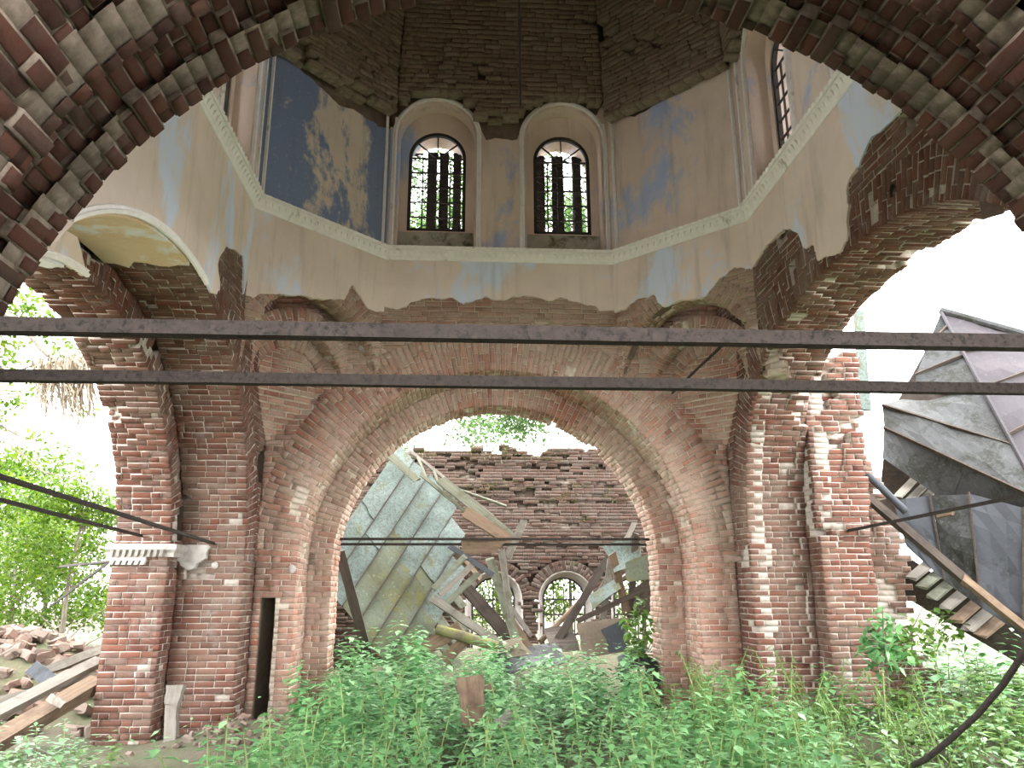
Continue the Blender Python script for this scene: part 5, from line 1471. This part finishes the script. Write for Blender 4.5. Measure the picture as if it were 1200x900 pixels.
# moss and grass on the ledges of the apse wall
P, D, Lg, W = [], [], [], []
for k in range(2600):
    x = random.uniform(XA0+.2, XA1-.2); z = random.choice((4.95, 4.2, 3.9, 3.4, 5.15))+random.uniform(-.12, .12)
    if nz((x, 0, z*2), 1.3, 5) < (-.1 if z > 4.7 else .12): continue
    sb = .20*(z-2.6)-.08
    P.append((x, YA+sb+random.uniform(-.12, .05), z)); D.append((random.uniform(-1, 1), random.uniform(-1, .2), random.uniform(-.3, .9))); Lg.append(random.uniform(.05, .14)); W.append(random.uniform(.02, .05))
if P:
    o = link('moss', leaves_mesh('moss', P, D, [(0, 0, 1)]*len(P), Lg, W, 'leaf_moss'), wall_apse); o['kind'] = 'stuff'
# ---- trees beyond
def tree_mesh(seed, h, crown_z0, rad, n, size, mat, bark, tr=.16, wide=1.0):
    r = random.Random(seed); blobs = []
    mb = MB(); top = V3((r.uniform(-.6, .6), r.uniform(-.6, .6), h)); mid = V3((r.uniform(-.3, .3), 0, h*.5))
    mb.tube([(0, 0, -.5), tuple(mid*.5), tuple(mid), tuple(mid.lerp(top, .6)), tuple(top)], [tr, tr*.85, tr*.65, tr*.35, .02], 7)
    for k in range(17):
        t = r.uniform(0, 1); z = crown_z0+(h-crown_z0)*t; R = rad*(1-.55*t)*r.uniform(.4, 1); a = k*2.4
        c = V3((math.cos(a)*R, math.sin(a)*R, z)); b0 = V3((0, 0, -.5)).lerp(top, max(.05, (z-R*.6)/h))
        mb.tube([tuple(b0), tuple(b0.lerp(c, .5)+V3((0, 0, .2))), tuple(c)], [tr*.3, tr*.2, .012], 5)
        q = r.uniform(.5, 1.0)*rad*.42*wide; blobs.append((c.x, c.y, c.z, q, q, q*.72))
    P, D, Lg, W = leaf_cloud(n, blobs, size, r)
    lm = leaves_mesh('crown', P, D, [(r.uniform(-.5, .5), r.uniform(-.5, .5), 1) for _ in P], Lg, W, mat)
    tm = mb.mesh('trunk'); tm.materials.append(MATS[bark]); return tm, lm
TP = [tree_mesh(1, 24, 8, 4.2, 8000, .22, 'leaf_birch', 'birch_bark'), tree_mesh(2, 26, 9, 4.5, 8600, .22, 'leaf_birch', 'birch_bark'),
      tree_mesh(3, 5.0, .8, 2.6, 5200, .17, 'leaf_tree', 'bark', .10, 1.15), tree_mesh(4, 6.0, 1.0, 2.8, 6000, .17, 'leaf_tree', 'bark', .10, 1.15)]
def put_tree(name, k, x, y, s_, rz, label, group, cat='tree'):
    tm, lm = TP[k]; o = bpy.data.objects.new(name, tm); COL.objects.link(o); o.location = (x, y, gz(x, y) if abs(x) < 55 else 0); o.scale = (s_,)*3; o.rotation_euler = (0, 0, rz)
    c = bpy.data.objects.new('crown', lm); COL.objects.link(c); c.parent = o; tag(o, label, cat, group)
for k, (px, Y, s_, lab) in enumerate(((551, 36, 1.0, 'tall birch beyond the apse wall at the left end of the gap'), (610, 40, 1.05, 'tall birch beyond the apse wall near the middle of the gap'), (652, 34, .95, 'tall birch beyond the apse wall right of the middle'),
                                   (715, 42, 1.1, 'tall birch beyond the apse wall at the right end of the gap'), (440, 44, 1.1, 'tall birch seen through the left drum window only'), (500, 48, 1.15, 'farthest tall birch behind the apse wall'), (760, 46, 1.1, 'tall birch seen through the right drum window only'))):
    P = atY(px, 520, Y); put_tree('birch_tree', k % 2, P.x, Y, s_, k*1.3, lab, 'birches beyond the apse')
for k, (px, Y, s_, lab) in enumerate(((585, 24, .75, 'green bush outside the left apse window'), (668, 24, .72, 'green bush outside the pale-framed apse window'), (752, 24, .75, 'green bush outside the hidden apse window'), (625, 27, .85, 'green bush further out between the apse windows'))):
    P = atY(px, 690, Y); put_tree('bush', 2+k % 2, P.x, Y, s_, k*1.7, lab, 'bushes outside the apse windows', 'bush')
for k, (px, Y, s_, lab) in enumerate(((20, 23, .78, 'bright leafy bush outside the left arch at the left edge'), (80, 21, .72, 'bright leafy bush outside the left arch nearest the pier'), (55, 28, .95, 'leafy bush behind the two nearest bushes on the left'), (130, 27, .8, 'leafy bush mostly behind the left pier'), (-30, 26, 1.0, 'leafy bush cut by the left edge of the view'), (5, 33, 1.25, 'taller hazy bush farthest off at the left'))):
    P = atY(px, 690, Y); put_tree('bush', 2+k % 2, P.x, Y, s_, k*1.1+.4, lab, 'bushes outside the left arch', 'bush')
# tree reaching in at upper left: trunk outside the frame, boughs across the gap
B0 = V3((-13.5, 15.5, 0)); q = lambda px, py, Y: tuple(atY(px, py, Y)-B0)
st = [([(0, 0, -.4), (.2, 0, 3), (.9, -.2, 5.5), (1.2, 0, 9.5)], [.22, .19, .14, .04]), ([(.9, -.2, 5.5), q(-40, 345, 15), q(20, 375, 14.5), q(58, 418, 14.2)], [.11, .09, .075, .05]),
      ([q(-20, 410, 15), q(10, 440, 15), q(45, 425, 14.6)], [.05, .03, .015]), ([(.3, 0, 3.6), q(-30, 480, 15), q(20, 510, 15), q(70, 522, 15)], [.06, .04, .02, .01])]
bl = []
for px, py, Y, r_ in ((5, 372, 15, .5), (30, 358, 15, .55), (62, 395, 15.4, .4), (15, 432, 15, .45), (48, 445, 15.2, .35), (78, 420, 15.6, .45), (10, 470, 15, .45), (-20, 400, 15, .7), (-25, 500, 15, .6), (28, 530, 15, .32), (48, 507, 15, .28), (75, 530, 15.2, .25), (100, 480, 15.6, .3), (-40, 330, 15, .9)):
    p = q(px, py, Y); bl.append((*p, r_, r_, r_*.7))
bush('overhanging_tree', B0, bl, 2600, .13, 'leaf_tree', 'leafy tree reaching across the upper left gap with bare boughs', st, cat='tree', seed=9)
# hanging roots on the broken outer edge of the left arch
rt = MB(); r = random.Random(5)
for k in range(150):
    px = r.uniform(48, 112); top = 418+abs(px-85)*.25+r.uniform(-6, 12); ln = r.uniform(30, 95)*(1-.008*abs(px-92)); Y = r.uniform(9.9, 10.5); X = -5.15
    pts = []
    for t in np.linspace(0, 1, 6):
        pts.append(atY(px-(14*(1-t)*r.random())+10*t*math.sin(k+t*4)*.4-(6 if px < 70 else 0)*t, top+ln*t, Y+.1*math.sin(k*1.7+t*3)))
    rt.tube(pts, [.013, .012, .010, .009, .007, .004], 4)
for k in range(60):
    px = r.uniform(40, 108); py = r.uniform(412, 446); rt.tube([atY(px, py, 10.2+r.uniform(-.3, .3)), atY(px+r.uniform(-18, 18), py+r.uniform(-10, 14), 10.2), atY(px+r.uniform(-30, 30), py+r.uniform(-6, 22), 10.2+r.uniform(-.3, .3))], .008, 4)
o = rt.build('hanging_roots', 'root_fibre'); tag(o, 'tangle of pale dry roots hanging from the broken left arch', 'roots')
for k, (a, b) in enumerate((((10, 520), (90, 562)), ((0, 490), (60, 560)))): 
    mb = MB(); mb.tube([atY(*a, 14.5), atY((a[0]+b[0])/2, (a[1]+b[1])/2+12, 14.2), atY(*b, 14.0)], .012, 5); o = mb.build('dry_twig', 'bark'); tag(o, ('dry twig sagging below the roots, lower one', 'dry twig sagging below the roots, upper one')[k], 'twig')
finish_masonry()
